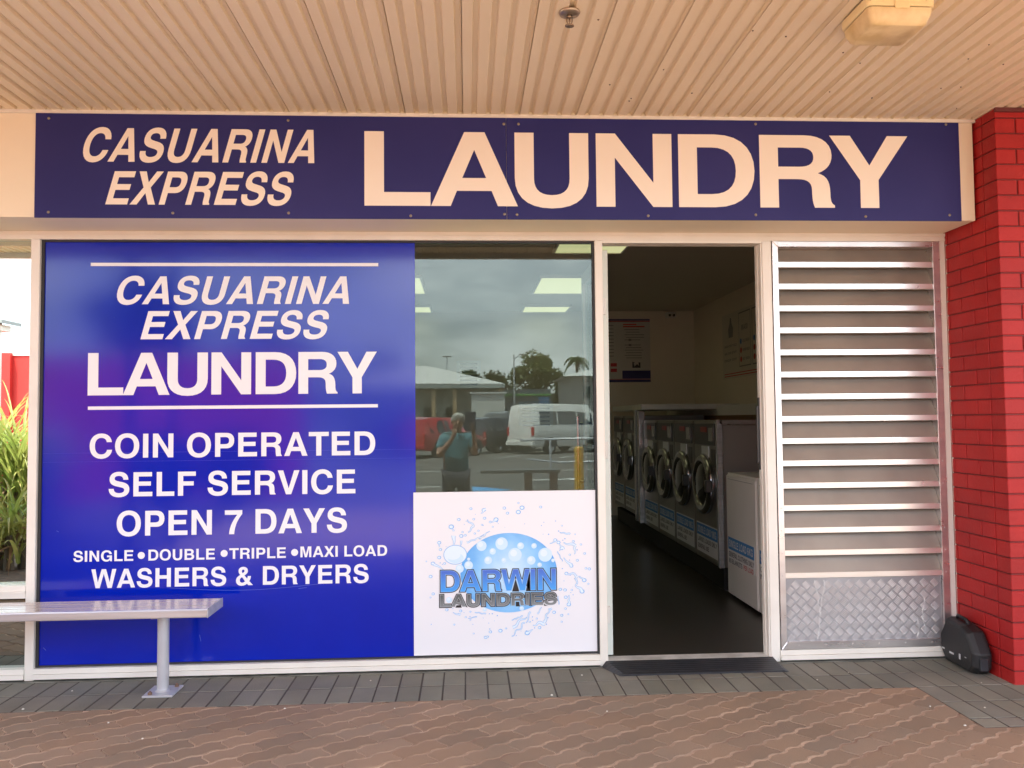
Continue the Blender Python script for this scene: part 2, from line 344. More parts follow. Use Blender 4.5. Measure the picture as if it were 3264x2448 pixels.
# ================================================================== SKY AND SUN
world = bpy.data.worlds.new("World"); SC.world = world; world.use_nodes = True
nt = world.node_tree; bg = nt.nodes['Background']
sky = nt.nodes.new('ShaderNodeTexSky'); sky.sky_type = 'NISHITA'; sky.sun_disc = False
SUN = Vector((-.22, .24, .94)).normalized()
sky.sun_elevation = math.asin(SUN.z); sky.sun_rotation = math.atan2(SUN.x, SUN.y)
sky.dust_density = 2.5; sky.air_density = 1.0
tc = nt.nodes.new('ShaderNodeTexCoord'); mp = nt.nodes.new('ShaderNodeMapping'); mp.inputs['Scale'].default_value = (1, 1, 2.6)
nz = nt.nodes.new('ShaderNodeTexNoise'); nz.inputs['Scale'].default_value = 2.3; nz.inputs['Detail'].default_value = 7; nz.inputs['Roughness'].default_value = .55
nt.links.new(tc.outputs['Generated'], mp.inputs['Vector']); nt.links.new(mp.outputs[0], nz.inputs['Vector'])
cr = ramp(nt, .40, .66, (0, 0, 0), (.85, .85, .85)); nt.links.new(nz.outputs['Fac'], cr.inputs['Fac'])
mx = nt.nodes.new('ShaderNodeMix'); mx.data_type = 'RGBA'; nt.links.new(cr.outputs['Color'], mx.inputs[0])
nt.links.new(sky.outputs['Color'], mx.inputs[6]); mx.inputs[7].default_value = (12.5, 12.6, 13.0, 1)
nt.links.new(mx.outputs[2], bg.inputs['Color']); bg.inputs['Strength'].default_value = .12
sl = bpy.data.lights.new('sun', 'SUN'); sl.energy = 4.2; sl.angle = radians(.6); sl.color = (1, .95, .87)
so = bpy.data.objects.new('sun', sl); COL.objects.link(so); so.rotation_euler = SUN.to_track_quat('Z', 'Y').to_euler()
SC.view_settings.view_transform = 'Standard'; SC.view_settings.look = 'None'; SC.view_settings.exposure = 2.14; SC.view_settings.gamma = 1

# ================================================================== GROUND
setting(mb('box', -400, 400, -500, -60.0, -.3, -.112), 'ground', ground_m)
setting(mb('box', -400, 400, -60, -8.6, -.3, -.10), 'car_park', asphalt)
w = MB(); w.box(-60, 60, -8.6, -2.61, -.3, 0.0); setting(w, 'far_bounce_paving', far_pave)  # outer paving extended out of view to bounce warm light onto the soffit
setting(mb('cbox', -60, 60, -8.72, -8.602, -.3, .002, .01), 'kerb', mortar_strip)
b = MB(); b.box(-60, 60, -2.608, .0, -.3, -.0026); setting(b, 'paving_bed', sand_m)
b = MB(); b.box(-60, 60, -.516, -.001, -.01, -.0018); b.box(2.36, 60, -1.091, -.5165, -.01, -.0018); setting(b, 'grit_bed', sand_g)
# grey header course (individual pavers in one paving sheet)
g = MB(); gs = MB()
def gp(x0, x1, y0, y1):
    t = random.uniform(.82, 1.12); tt = (t*random.uniform(.97, 1.03), t, t*random.uniform(.95, 1.03))
    dz = random.uniform(-.0008, .001)
    g.cbox(x0+.0022, x1-.0022, y0+.0022, y1-.0022, -.05, .0+dz, .004, tt)
x = -5.137
while x < 6.0:
    x1 = x+.119; jy = random.uniform(-.004, .004)
    gp(x, x1, -.045-.235+jy, -.045); gp(x, x1, -.515, -.045-.235+jy)
    if x > 2.35:
        gp(x, x1, -.515-.23, -.515); gp(x, x1, -.745-.23, -.745); gp(x, x1, -1.09, -.975)
    x = x1
setting(g, 'grey_footpath', grey_p)
# red interlocking pavers, zig-zag sided, running at 32 degrees
ANG = radians(32); RW, LN = .1125, .225
def tri(t, a):  # trapezoid zig-zag
    t = t % 1.0
    return a*(4*t-1 if t < .5 else 3-4*t) if True else 0
def clampz(t, a): return max(-a*.5, min(a*.5, tri(t, a*1.25)))
rp = MB(); CA, SA = cos(ANG), sin(ANG)
def uv2xy(u, v): return (u*CA-v*SA, u*SA+v*CA)
for j in range(-75, 75):
    for i in range(-45, 45):
        u0 = i*LN+(LN/2 if j % 2 else 0); v0 = j*RW
        cx_, cy_ = uv2xy(u0+LN/2, v0+RW/2)
        if not (-5.3 < cx_ < 6.0 and -2.70 < cy_ < -.44): continue
        if cx_ > 2.44 and cy_ > -1.03: continue
        N = 12; jt = .0068
        def vz(u): return clampz(u/(LN/2), .0145)
        def uz(v): return clampz(v/RW+.25, .013)
        bot = [(u0+LN*k/N, vz(u0+LN*k/N)) for k in range(N+1)]
        ring = [(u, v0+dv+jt) for u, dv in bot]
        ring += [(u, v0+RW+dv-jt) for u, dv in reversed(bot)]
        # shift the short ends along a small zig-zag
        q = []
        for k, (u, v) in enumerate(ring):
            e = 0
            if k == 0 or k == 2*N+1: e = .0014
            elif k == N or k == N+1: e = -.0014
            q.append((u+e, v))
        ends_r = [(u0+LN-.0014+uz(v0+RW*t)*1.0, v0+RW*t+vz(u0+LN)) for t in (.25, .5, .75)]
        ends_l = [(u0+.0014+uz(v0+RW*t)*1.0, v0+RW*t+vz(u0)) for t in (.75, .5, .25)]
        q = q[:N+1]+ends_r+q[N+1:]+ends_l
        xy = [uv2xy(*p) for p in q]
        def cl(p):
            X, Y = p; lim = -.518
            if X > 2.36 and cy_ < -1.0: lim = -1.093
            Y = min(Y, lim); Y = max(Y, -2.606)
            if cy_ >= -1.0: X = min(X, 2.357)
            elif X > 2.357 and p[1] > -1.093 and cx_ < 2.36: X = 2.357; Y = min(p[1], lim)
            return X, Y
        c0 = Vector(uv2xy(u0+LN/2, v0+RW/2)); top = []; side = []
        for p in xy:
            pv = Vector(p); d = (c0-pv); d = d/d.length*.003
            top.append(cl(pv+d)); side.append(cl(p))
        n = len(top); dz = random.uniform(-.0012, .0012)
        vs = [(p[0], p[1], dz) for p in top]+[(p[0], p[1], -.003+dz) for p in side]+[(p[0], p[1], -.02) for p in side]
        fs = [tuple(range(n))]+[(a, (a+1) % n, (a+1) % n+n, a+n) for a in range(n)]+[(a+n, (a+1) % n+n, (a+1) % n+2*n, a+2*n) for a in range(n)]
        t = random.uniform(.84, 1.10); wm = random.uniform(.96, 1.05)
        rp.add(vs, fs, (t*wm, t, t/wm))
setting(rp, 'red_footpath', red_p)
mbd = MB(); mbd.box(-6, 2.9, -.043, .30, -.05, .004); setting(mbd, 'concrete_edge', mortar_strip)

pb = MB(); rg = random.Random(17)
for k in range(34):
    X, Y = rg.uniform(-2.6, 3.2), rg.uniform(-2.2, -.08); r_ = rg.uniform(.003, .0075)
    pb.lathe([(0, r_*.9), (r_*.7, r_*.6), (r_, 0)], (X, Y, .001), 'z', 7)
tag(pb.build('grit', pr('pale_grit', (.62, .58, .50), .9)), 'small pale grit and crumbs scattered on the footpath', 'grit', kind='stuff')
# ================================================================== SHOP SHELL
FL = .028
setting(mb('box', -3.9, 3.36, .07, 7.15, -.1, FL), 'floor', int_floor)
setting(mb('box', -3.9, 3.36, .07, 7.15, 3.02, 3.08), 'ceiling', int_ceil)
setting(mb('box', -3.9, 3.36, 7.15, 7.3, -.1, 3.2), 'wall_back', int_wall)
setting(mb('box', 3.36, 3.5, .07, 7.3, -.1, 3.2), 'wall_right', int_wall)
setting(mb('box', -4.0, -3.9, .07, 7.3, -.1, 3.2), 'wall_left', int_wall)
setting(mb('box', -9.0, -2.6, .12, .2, 0.02, 2.5), 'backing_wall', pr('dark_backing', (.05, .05, .05), .8))

# fascia box (bulkhead over the shopfront)
fa = thing('fascia', 'cream boxed fascia beam over the shopfront behind the navy sign', 'fascia', (0, 0, 0))
m_ = MB(); m_.box(-9, 2.876, -.35, .07, 2.531, 3.30); m_.build('box_beam', cream_w, fa)
m_ = MB(); m_.box(-9, 2.8885, -.362, -.3505, 3.090, 3.108); m_.build('top_trim', cream, fa)
roof = thing('shop_roof', 'flat roof above the laundry and its awning', 'roof', (0, 0, 0))
mb('box', -9.5, 9.5, -3.45, 8, 3.31, 3.42).build('roof_deck', cream_w, roof)
# ribbed soffit: profile in x, extruded along y
aw = thing('awning', 'cream ribbed metal awning soffit over the footpath', 'awning', (0, 0, 0))
sf = MB(); P = .0782; prof = []; nper = 236; X0 = -9.2
xs_ = X0+((1481.5-1489.5)/2617.8*4.45 - X0) % (4*P) 
k = 0; x = xs_
while x < 9.2:
    seam = (k % 4 == 0)
    prof += [(x, 3.108), (x+.002, 3.108)] if not seam else [(x, 3.130), (x+.0028, 3.130), (x+.0030, 3.108)]
    prof += [(x+.047, 3.108), (x+.0525, 3.1255), (x+.0705, 3.1255), (x+P-.0012, 3.1092)]
    x += P; k += 1
for a, b_ in zip(prof[:-1], prof[1:]):
    sf.quad((a[0], -3.4, a[1]), (b_[0], -3.4, b_[1]), (b_[0], -.345, b_[1]), (a[0], -.345, a[1]))
sf.build('ribbed_soffit', soffit_m, aw, fixn=False)
m_ = MB(); m_.box(-9.2, 9.2, -3.46, -3.40, 3.06, 3.44); m_.build('edge_beam', cream, aw)
m_ = MB(); m_.box(2.89, 9.2, -.53, .05, 3.125, 3.3); m_.build('infill', cream, aw)
# awning post and steel post (only seen mirrored in the glass)
for (xx, lb, cc) in ((-3.29, 'slim dark awning post mirrored nearest the left side of the blue panel', .035), (-2.88, 'slim grey downpipe post beside the awning post', .022)):
    pt = thing('awning_post', lb, 'post', (xx, -3.42, 0))
    mb('cbox', -cc, cc, -cc, cc, 0, 3.06, .006).build('shaft', pr('dark_steel', (.03, .03, .045), .5), pt)
    mb('cbox', -.09, .09, -.09, .09, .0, .014, .003).build('base_plate', steel_paint, pt)

# ================================================================== NAVY FASCIA SIGN
ys = -.357
sg = thing('fascia_sign', 'long navy sign lettered CASUARINA EXPRESS LAUNDRY above the shopfront', 'sign', (0, 0, 0))
def P35(px, py): return at(px, py, ys-.002)
sx0, sx1, sz0, sz1 = -2.286, 2.793, 2.527, 3.090
m_ = MB(); m_.box(sx0, .2235, ys, -.3505, sz0, sz1); m_.box(.2255, sx1, ys, -.3505, sz0, sz1); m_.build('sign_panel', navy, sg)
S1, S2 = .7459, .7523
def fw(txt, xa, xb, ztop, zbot, slant, nm='lettering', gx=None):
    return face_curve(word(txt, xa, xb, zbot, ztop, slant, glyph_x=gx), nm, letter_warm, ys-.0012, sg)
def zc(*pts): return sum(P35(*p)[1] for p in pts)/len(pts)
fw('CASUARINA', P35(355*S1, 620*S1)[0], P35(1343*S1, 620*S1)[0], zc((600*S1*0+548*S1, 546*S1), (1330*S1, 556*S1)), zc((560*S1, 690*S1), (1330*S1, 698*S1)), .27)
fw('EXPRESS', P35(450*S1, 800*S1)[0], P35(1255*S1, 800*S1)[0], zc((500*S1, 731*S1), (1000*S1, 735*S1)), zc((500*S1, 873*S1), (1000*S1, 876*S1)), .27)
gx = [(1557*S1, 1839*S1), (1841*S1, 1600+66*S2), (1600+54*S2, 1600+367*S2), (1600+399*S2, 1600+720*S2), (1600+748*S2, 1600+1070*S2), (1600+1092*S2, 1600+1407*S2), (1600+1390*S2, 1600+1722*S2)]
fw('LAUNDRY', 0, 0, zc((1161, 419), (2885, 433)), zc((1161, 656), (2800, 662)), 0, gx=[(P35(a, 540)[0], P35(b_, 540)[0]) for a, b_ in gx])
for (px, py) in [(208*S1, 505*S1), (206*S1, 906*S1), (738*S1, 910*S1), (1231*S1, 514*S1), (1233*S1, 910*S1), (1755*S1, 922*S1), (2154*S1, 530*S1), (2156*S1, 915*S1), (1600+8*S2, 525*S2), (1600+70*S2, 525*S2), (1600+12*S2, 907*S2), (1600+64*S2, 909*S2), (1600+620*S2, 914*S2), (1600+1075*S2, 525*S2), (1600+1076*S2, 910*S2), (1600+1542*S2, 917*S2), (1600+1882*S2, 527*S2), (1600+1898*S2, 911*S2)]:
    X, Z = P35(px, py); m_ = MB(); m_.lathe([(.0, -.004), (.005, -.0035), (.008, -.001), (.008, 0)], (X, ys, Z), 'y', 12); m_.build('screw', screw_m, sg, smooth=True)

# ================================================================== WINDOW FRAMES
YF, YB = -.03, .07
wf = thing('shopfront_frame', 'cream aluminium frame of mullions, head and sills round the shopfront', 'frame', (0, 0, 0))
m_ = MB(); m_.box(-9, 2.888, YF, YB, 2.484, 2.5305); m_.box(-9, 2.888, YF-.006, YF+.0, 2.512, 2.5303); m_.build('head', cream, wf)
for nm, a, b_ in (('mullion', -2.469, -2.420), ('mullion', .757, .803), ('mullion', 1.762, 1.818)):
    m_ = MB(); m_.cbox(a, b_, YF, YB, .006, 2.4838, .0025); m_.build(nm, cream, wf)
def sill(a, b_, z0=.016, z1=.072):
    m_ = MB(); m_.box(a, b_, YF-.012, YB, z0, z0+.026); m_.box(a, b_, YF-.004, YB, z0+.0275, z1); m_.box(a, b_, YF+.004, YB, z0+.02, z0+.03)
    return m_.build('sill', cream, wf)
sill(-2.4198, .7568); sill(1.8182, 2.888); sill(-9, -2.4692)
m_ = MB(); m_.box(-9, -2.4692, YF, YB, .461, .531); m_.box(-9, -2.4692, YF-.006, YF, .49, .503); m_.build('transom', cream, wf)
m_ = MB(); m_.box(2.851, 2.888, YF+.004, YB, .0725, 2.4838); m_.build('jamb_packer', cream, wf)

# shop window (blue film, clear glass, white poster behind one big pane opening)
GY = .0
sw = thing('shop_window', 'clear upper pane of the shop window reflecting the car park', 'window', (0, 0, 0))
m_ = MB(); m_.box(-.300, .744, GY+.004, GY+.010, 1.018, 2.472); m_.build('pane', clear, sw)
m_ = MB()
m_.box(-2.4198, -2.404, GY-.010, GY+.03, .0722, 2.4838); m_.box(.744, .7568, GY-.012, GY+.03, .0722, 2.4838)
m_.box(-2.4038, .7438, GY-.010, GY+.03, 2.473, 2.4838); m_.box(-2.4038, .7438, GY-.008, GY+.03, .0722, .082)
m_.build('gasket', gasket, sw)
bp = thing('window_sign', 'glossy blue window panel lettered COIN OPERATED SELF SERVICE OPEN 7 DAYS', 'sign', (0, 0, 0))
m_ = MB(); m_.box(-2.4035, -.3005, GY+.0, GY+.012, .0825, 2.4725); m_.build('film_panel', film, bp)
# raised seam lines of the film
S3 = .63291
def c1(x, y): return (x*S3, 700+y*S3)
def c2(x, y): return (x*S3, 1650+y*S3)
zs1 = at(*c1(1200, 1180), 0)[1]
m_ = MB()
for zz, xa, xb in ((at(*c1(1000, 1170), 0)[1], -2.4, -.302), (at(*c1(1000, 1214), 0)[1], -2.4, -.302)):
    m_.box(xa, xb, GY-.0009, GY+.002, zz, zz+.0018)
m_.build('film_seam', pr('film_seam', (.004, .03, .50), .3), bp)
yl = GY-.0015
scm = MB(); sp0 = [at(*c2(840+840*t, 352+22*sin(pi*t*1.1)-20*t), 0) for t in [i/24 for i in range(25)]]
scm.tube([(p[0], GY-.0006, p[1]) for p in sp0], .0009, 5)
for (xa, ya, xb, yb_) in ((1503, 357, 1545, 352), (1005, 590, 1012, 622), (285, 66, 296, 72), (218, 655, 232, 668)):
    a_, b_ = at(*c2(xa, ya), 0), at(*c2(xb, yb_), 0); scm.tube([(a_[0], GY-.0006, a_[1]), (b_[0], GY-.0006, b_[1])], .0010, 5)
scm.build('scratch', pr('film_scratch', (.12, .18, .55), .4), bp)
def bw(txt, crop, xa, xb, yta, ytb, yba, ybb, slant=0, gx=None):
    f_ = c1 if crop == 1 else c2
    X0_, _ = at(*f_(xa, (yta+yba)/2), 0); X1_, _ = at(*f_(xb, (ytb+ybb)/2), 0)
    zt = (at(*f_(xa, yta), 0)[1]+at(*f_(xb, ytb), 0)[1])/2; zb = (at(*f_(xa, yba), 0)[1]+at(*f_(xb, ybb), 0)[1])/2
    if gx: gx = [(at(*f_(a, (yta+yba)/2), 0)[0], at(*f_(b_, (yta+yba)/2), 0)[0]) for a, b_ in gx]
    return face_curve(word(txt, X0_, X1_, zb, zt, slant, glyph_x=gx), 'lettering', letter_w, yl, bp)
bw('CASUARINA', 1, 590, 1758, 283, 289, 424, 427, .27)
bw('EXPRESS', 1, 708, 1657, 458, 462, 600, 602, .27)
bw('LAUNDRY', 1, 443, 1898, 669, 668, 882, 878, 0, gx=[(443, 622), (620, 855), (843, 1047), (1065, 1265), (1288, 1492), (1503, 1700), (1700, 1898)])
bw('COIN OPERATED', 1, 452, 1890, 1079, 1068, 1199, 1188)
bw('SELF SERVICE', 1, 548, 1790, 1274, 1258, 1396, 1378)
bw('OPEN 7 DAYS', 1, 588, 1748, 1468, 1452, 1592, 1576)
bw('SINGLE', 2, 370, 672, 167, 164, 223, 217)
bw('DOUBLE', 2, 748, 1083, 160, 156, 215, 211)
bw('TRIPLE', 2, 1155, 1440, 153, 150, 207, 203)
bw('MAXI LOAD', 2, 1513, 1950, 145, 138, 200, 191)
bw('WASHERS & DRYERS', 2, 460, 1857, 258, 236, 355, 328)
for (dx, dy) in ((712, 190), (1129, 180), (1484, 175)):
    X, Z = at(*c2(dx, dy), 0); face_curve([disc(X, Z, .0198, n=24)], 'dot', letter_w, yl, bp)
for (xa, ya, xb, yb_) in ((458, 220, 1905, 233), (443, 948, 1903, 939)):
    A = at(*c1(xa, ya), 0); B = at(*c1(xb, yb_), 0); Z = (A[1]+B[1])/2
    face_curve([rect(A[0], B[0], Z-.0095, Z+.0095)], 'rule', letter_w, yl, bp)

# ---------------- white poster with the laundry's emblem (mascot left out)
wp = thing('poster', 'white window poster with blue splash lettered DARWIN LAUNDRIES', 'poster', (0, 0, 0))
m_ = MB(); m_.box(-.3145, .7565, GY-.006, GY-.003, .086, 1.0165); m_.build('poster_board', white_panel, wp)
S4 = .35560
yp = GY-.0065
def c4_(x, y): return at(1300+x*S4, 1540+y*S4, GY)
def d4(cx_, cy_, rx, ry=None, n=28, rot=0):
    X, Z = c4_(cx_, cy_); k_ = S4*4.8/FPX; return disc(X, Z, rx*k_, (ry or rx)*k_, n, rot)
def splash_mat():
    mt, nt, p = base('water_splash_print'); tc = nd(nt, 'ShaderNodeTexCoord'); X, Z = c4_(905, 800)
    sx = nd(nt, 'ShaderNodeVectorMath', operation='DISTANCE'); nt.links.new(tc.outputs['Object'], sx.inputs[0]); sx.inputs[1].default_value = (X, yp, Z)
    n = nd(nt, 'ShaderNodeTexNoise', Scale=14., Detail=5.); nt.links.new(tc.outputs['Object'], n.inputs['Vector'])
    ad = nd(nt, 'ShaderNodeMath', operation='MULTIPLY_ADD'); nt.links.new(n.outputs['Fac'], ad.inputs[0]); ad.inputs[1].default_value = .12; nt.links.new(sx.outputs['Value'], ad.inputs[2])
    mr = nd(nt, 'ShaderNodeMapRange'); mr.inputs[1].default_value = .08; mr.inputs[2].default_value = .36; nt.links.new(ad.outputs[0], mr.inputs[0])
    r = ramp(nt, 0, 1, (.62, .80, .95), (.08, .35, .80)); e = r.color_ramp.elements.new(.55); e.color = (.28, .58, .90, 1)
    nt.links.new(mr.outputs[0], r.inputs['Fac']); nt.links.new(r.outputs['Color'], p.inputs['Base Color']); p.inputs['Roughness'].default_value = .3
    return mt
spl = splash_mat()
pale_b = pr('pale_bubble_print', (.60, .78, .92), .3); mid_b = pr('mid_blue_print', (.20, .45, .80), .3); palest = pr('palest_bubble_print', (.72, .84, .93), .3)
def part(cs, nm, mat, lay, off=0): return face_curve(cs, nm, mat, yp-.0004*lay, wp, off)
part([d4(905, 800, 430, 350, 64)], 'splash', spl, 1)
rng = random.Random(3)
bub = [(1230, 640, 62), (1105, 690, 38), (545, 735, 38), (465, 765, 36), (545, 680, 14), (660, 560, 45), (760, 610, 28), (840, 540, 55), (1010, 560, 30), (1130, 560, 24), (960, 640, 60), (720, 690, 34), (1180, 730, 20), (860, 690, 22), (1020, 1120, 20), (690, 1130, 18), (370, 1045, 26), (1300, 690, 16)]
part([d4(x, y, r) for x, y, r in bub], 'bubble', pale_b, 2)
part([d4(x-r*.2, y-r*.25, r*.5) for x, y, r in bub], 'bubble', palest, 3)
part([d4(425, 640, 104, 86, 40)], 'bubble', mid_b, 2); part([d4(425, 640, 99, 81, 40)], 'bubble', palest, 3)
part([d4(430, 670, 70, 44, 30)], 'bubble', pale_b, 4); part([d4(405, 640, 66, 44, 30)], 'bubble', palest, 5)
drops = [(565, 228, 13), (680, 240, 18), (865, 222, 15), (990, 177, 10), (1023, 219, 22), (990, 258, 22), (1190, 213, 13), (457, 325, 15), (590, 322, 11), (688, 313, 14), (790, 325, 22), (738, 347, 12), (390, 390, 24), (490, 437, 10), (480, 472, 18), (515, 466, 12), (600, 450, 10), (632, 425, 10), (282, 532, 17), (293, 594, 14), (282, 665, 17), (166, 700, 7), (225, 718, 18), (205, 835, 16), (228, 990, 14), (203, 1023, 8), (350, 1133, 14), (474, 1143, 13), (519, 1199, 9), (416, 1265, 9), (560, 1222, 8), (590, 1345, 8), (697, 1380, 15), (1070, 1340, 23), (1180, 1292, 15), (1092, 1240, 9), (1155, 1211, 9), (1310, 1155, 16), (1265, 1127, 9), (1378, 1182, 14), (1378, 1240, 9), (1437, 1172, 8), (1415, 1020, 16), (1408, 955, 15), (1468, 955, 10), (1442, 1085, 19), (1560, 968, 22), (1580, 868, 20), (1625, 767, 14), (1595, 762, 11), (1518, 690, 13), (1583, 628, 12), (1465, 740, 17), (1450, 640, 10), (1550, 548, 10), (1482, 520, 12), (1378, 582, 18), (1350, 530, 17), (1320, 508, 16), (1420, 808, 17), (1365, 950, 15), (1412, 1122, 11), (1497, 457, 7), (1380, 380, 8), (1616, 900, 9), (664, 372, 9), (760, 390, 8), (893, 268, 14), (560, 1150, 9), (330, 718, 12), (715, 1374, 11), (740, 1330, 14), (830, 1320, 18), (880, 1300, 9)]
part([d4(x, y, r, r*.85, 16) for x, y, r in drops], 'water_drop', mid_b, 2)
part([d4(x-1, y, r*.68, r*.55, 14) for x, y, r in drops], 'water_drop', palest, 3)
# trailing splash streaks made of linked drops and tapering squiggles
sq = []; sq2 = []
def squig(pts, w0, w1, amp=6):
    n = len(pts); L = []; R_ = []
    for i, (x, y) in enumerate(pts):
        a = pts[max(i-1, 0)]; b_ = pts[min(i+1, n-1)]; dx, dy = b_[0]-a[0], b_[1]-a[1]; l = math.hypot(dx, dy) or 1
        w_ = w0+(w1-w0)*i/(n-1); L.append((x-dy/l*w_, y+dx/l*w_)); R_.append((x+dy/l*w_, y-dx/l*w_))
    return L+R_[::-1]
def curvy(x0, y0, x1, y1, amp, cyc, n=18):
    out = []; l = math.hypot(x1-x0, y1-y0); ux, uy = (x1-x0)/l, (y1-y0)/l
    for i in range(n): t = i/(n-1); o_ = amp*sin(2*pi*cyc*t)*(.5+.5*t); out.append((x0+(x1-x0)*t-uy*o_, y0+(y1-y0)*t+ux*o_))
    return out
for a in [(412, 430, 395, 400, 3, 1, 8, 3), (410, 555, 415, 470, 6, .8, 5, 18), (470, 560, 482, 515, 4, .7, 4, 10), (540, 440, 590, 385, 8, 1, 4, 10), (590, 385, 535, 325, 10, 1, 9, 4), (282, 572, 282, 545, 2, 1, 3, 8), (320, 775, 235, 722, 5, .7, 3, 12), (655, 270, 700, 232, 5, 1, 3, 12), (750, 350, 800, 318, 4, .6, 3, 14), (1395, 530, 1500, 560, 10, 1, 4, 14), (1500, 560, 1490, 635, 8, 1, 12, 3), (1360, 545, 1395, 590, 6, 1, 4, 10), (1360, 440, 1455, 455, 4, 2, 4, 8), (1395, 665, 1460, 735, 6, .7, 3, 13), (1410, 800, 1520, 830, 16, 1.2, 5, 10), (1520, 830, 1500, 910, 14, 1, 10, 6), (1500, 910, 1555, 960, 8, 1, 5, 15), (1530, 830, 1580, 868, 6, 1, 3, 9), (1445, 1000, 1442, 1075, 5, 2, 3, 11), (1120, 1270, 1220, 1245, 14, 1.3, 3, 16), (1220, 1245, 1255, 1160, 10, 1, 14, 4), (1120, 1310, 1075, 1335, 3, 1, 3, 12), (940, 1290, 1060, 1190, 14, 1.4, 14, 4), (930, 1370, 1050, 1250, 16, 2, 4, 7), (1060, 1250, 1100, 1150, 9, 1, 4, 8), (405, 1155, 470, 1183, 6, .8, 3, 9), (600, 1155, 700, 1170, 4, 2, 4, 6), (930, 1225, 1030, 1190, 4, 3, 4, 7), (690, 470, 530, 530, 4, 3, 5, 7), (640, 500, 700, 455, 3, 2, 4, 7), (1340, 610, 1385, 700, 4, 2, 4, 3), (1160, 1170, 1200, 1110, 5, 1, 7, 3), (1245, 1175, 1290, 1120, 5, 1, 3, 8), (540, 1210, 620, 1195, 3, 1, 3, 5), (205, 1265, 215, 1262, 1, 1, 3, 3), (1270, 540, 1330, 520, 3, 1, 3, 6), (735, 430, 610, 500, 3, 1, 3, 4), (1345, 1010, 1352, 1085, 4, 1, 3, 4)]:
    p_ = curvy(*a[:6]); sq.append([c4_(*q) for q in squig(p_, a[6], a[7])]); sq2.append([c4_(*q) for q in squig(p_, max(a[6]-3.2, .5), max(a[7]-3.6, .5))])
for k in range(70):
    th = rng.uniform(0, 2*pi); rr = rng.uniform(1.02, 1.5); x, y = 905+430*rr*cos(th)*1.05, 790+350*rr*sin(th)*1.1
    if 280 < x < 1345 and 740 < y < 1120: continue
    if not 130 < y < 1420: continue
    sq.append(d4(x, y, rng.uniform(2, 6), None, 8))
for i, c in enumerate(sq): part([c], 'splash_streak', mid_b, 2+.02*(i % 10)) if False else None
mm = MB()
part(sq, 'splash_streak', mid_b, 2.5); part(sq2, 'splash_streak', palest, 3.5)
zt, zb = c4_(800, 768)[1], c4_(800, 965)[1]
dw = word('DARWIN', c4_(296, 870)[0], c4_(1325, 860)[0], c4_(800, 962)[1], c4_(800, 774)[1], 0, -40)
lw = word('LAUNDRIES', c4_(290, 1050)[0], c4_(1332, 1030)[0], c4_(800, 1096)[1], c4_(800, 990)[1], 0, -20)
dk = pr('dark_outline_print', (.02, .016, .02), .35)
part(dw, 'lettering', dk, 5, .0065); part(lw, 'lettering', dk, 5.3, .0062)
blue_g = gradz('blue_gradient_print', zb, zt, (.06, .36, .86), (.07, .14, .58)); grey_g = gradz('grey_gradient_print', c4_(800, 1100)[1], c4_(800, 985)[1], (.24, .26, .27), (.07, .08, .08))
part(dw, 'lettering', pr('light_blue_edge', (.30, .52, .85), .3), 6, .0016); part(dw, 'lettering', blue_g, 7, -.0008)
part(lw, 'lettering', pr('light_grey_edge', (.42, .45, .46), .3), 6.4, .0014); part(lw, 'lettering', grey_g, 7.4, -.0008)

# ---------------- silvered side window at the far left
mw = thing('side_window', 'mirror-like window left of the blue panel behind the bench', 'window', (0, 0, 0))
m_ = MB(); m_.box(-8.99, -2.4695, .010, .016, .5315, 2.4835); m_.build('pane', mirror_g, mw)
m_ = MB(); m_.box(-8.99, -2.4695, .010, .016, .0725, .4605); m_.build('lower_pane', glass('half_silvered_glass', .5, (.12, .11, .10)), mw)
# pale blind/floor behind is the backing wall

# ================================================================== DOOR
dr = thing('entry_door', 'white door leaf swung open into the laundry, seen edge on', 'door', (.806, .035, 0))
m_ = MB(); m_.cbox(0, .038, 0, .05, .05, 2.44, .003); m_.cbox(0, .038, .80, .86, .05, 2.44, .003); m_.box(.001, .037, .05, .80, .05, .16); m_.box(.001, .037, .05, .80, 2.36, 2.44); m_.build('door_frame', pr('pale_green_white', (.68, .72, .66), .4), dr)
mb('box', .016, .022, .05, .80, .16, 2.36).build('glazing', glass('door_glass', None, (.9, .93, .92), 1.5), dr)
for hz in (at(1925, 975, 0)[1], at(1937, 1435, 0)[1], at(1948, 1963, 0)[1]):
    h = MB(); h.cbox(-.004, .022, -.012, .001, hz-.05, hz+.05, .002); h.tube([(.0, -.014, hz-.05), (.0, -.014, hz+.05)], .006, 8); h.build('hinge', white_en, dr)
mb('box', -.004, -.001, .70, .78, .98, 1.22).build('push_plate', white_en, dr)
hm = MB(); hm.tube([(-.04, .83, .95), (-.04, .83, 1.45)], .012, 10); hm.tube([(-.04, .83, 1.0), (0, .83, 1.0)], .008, 8); hm.tube([(-.04, .83, 1.4), (0, .83, 1.4)], .008, 8); hm.build('handle', chrome, dr)
df = thing('door_frame', 'cream door frame with white threshold strip round the open doorway', 'door frame', (0, 0, 0))
m_ = MB(); m_.box(.8035, 1.7615, -.028, .068, 2.470, 2.4838); m_.build('lintel', cream, df)
m_ = MB(); m_.cbox(1.753, 1.7615, -.024, .06, .034, 2.4695, .002); m_.box(1.748, 1.753, .022, .06, .034, 2.4695); m_.build('jamb', cream, df)
m_ = MB(); m_.box(.8035, 1.7615, -.03, .07, .012, .034); m_.build('threshold', pr('threshold_alloy', (.72, .70, .66), .4, col2=(.5, .48, .44), scale=12), df)
lk = MB(); lk.box(1.742, 1.7478, .03, .05, 1.12, 1.55); lk.cbox(1.731, 1.742, .03, .05, 1.16, 1.5, .003); lk.build('lock_strike', pr('dark_lock', (.08, .08, .08), .4, metal=.6), df)

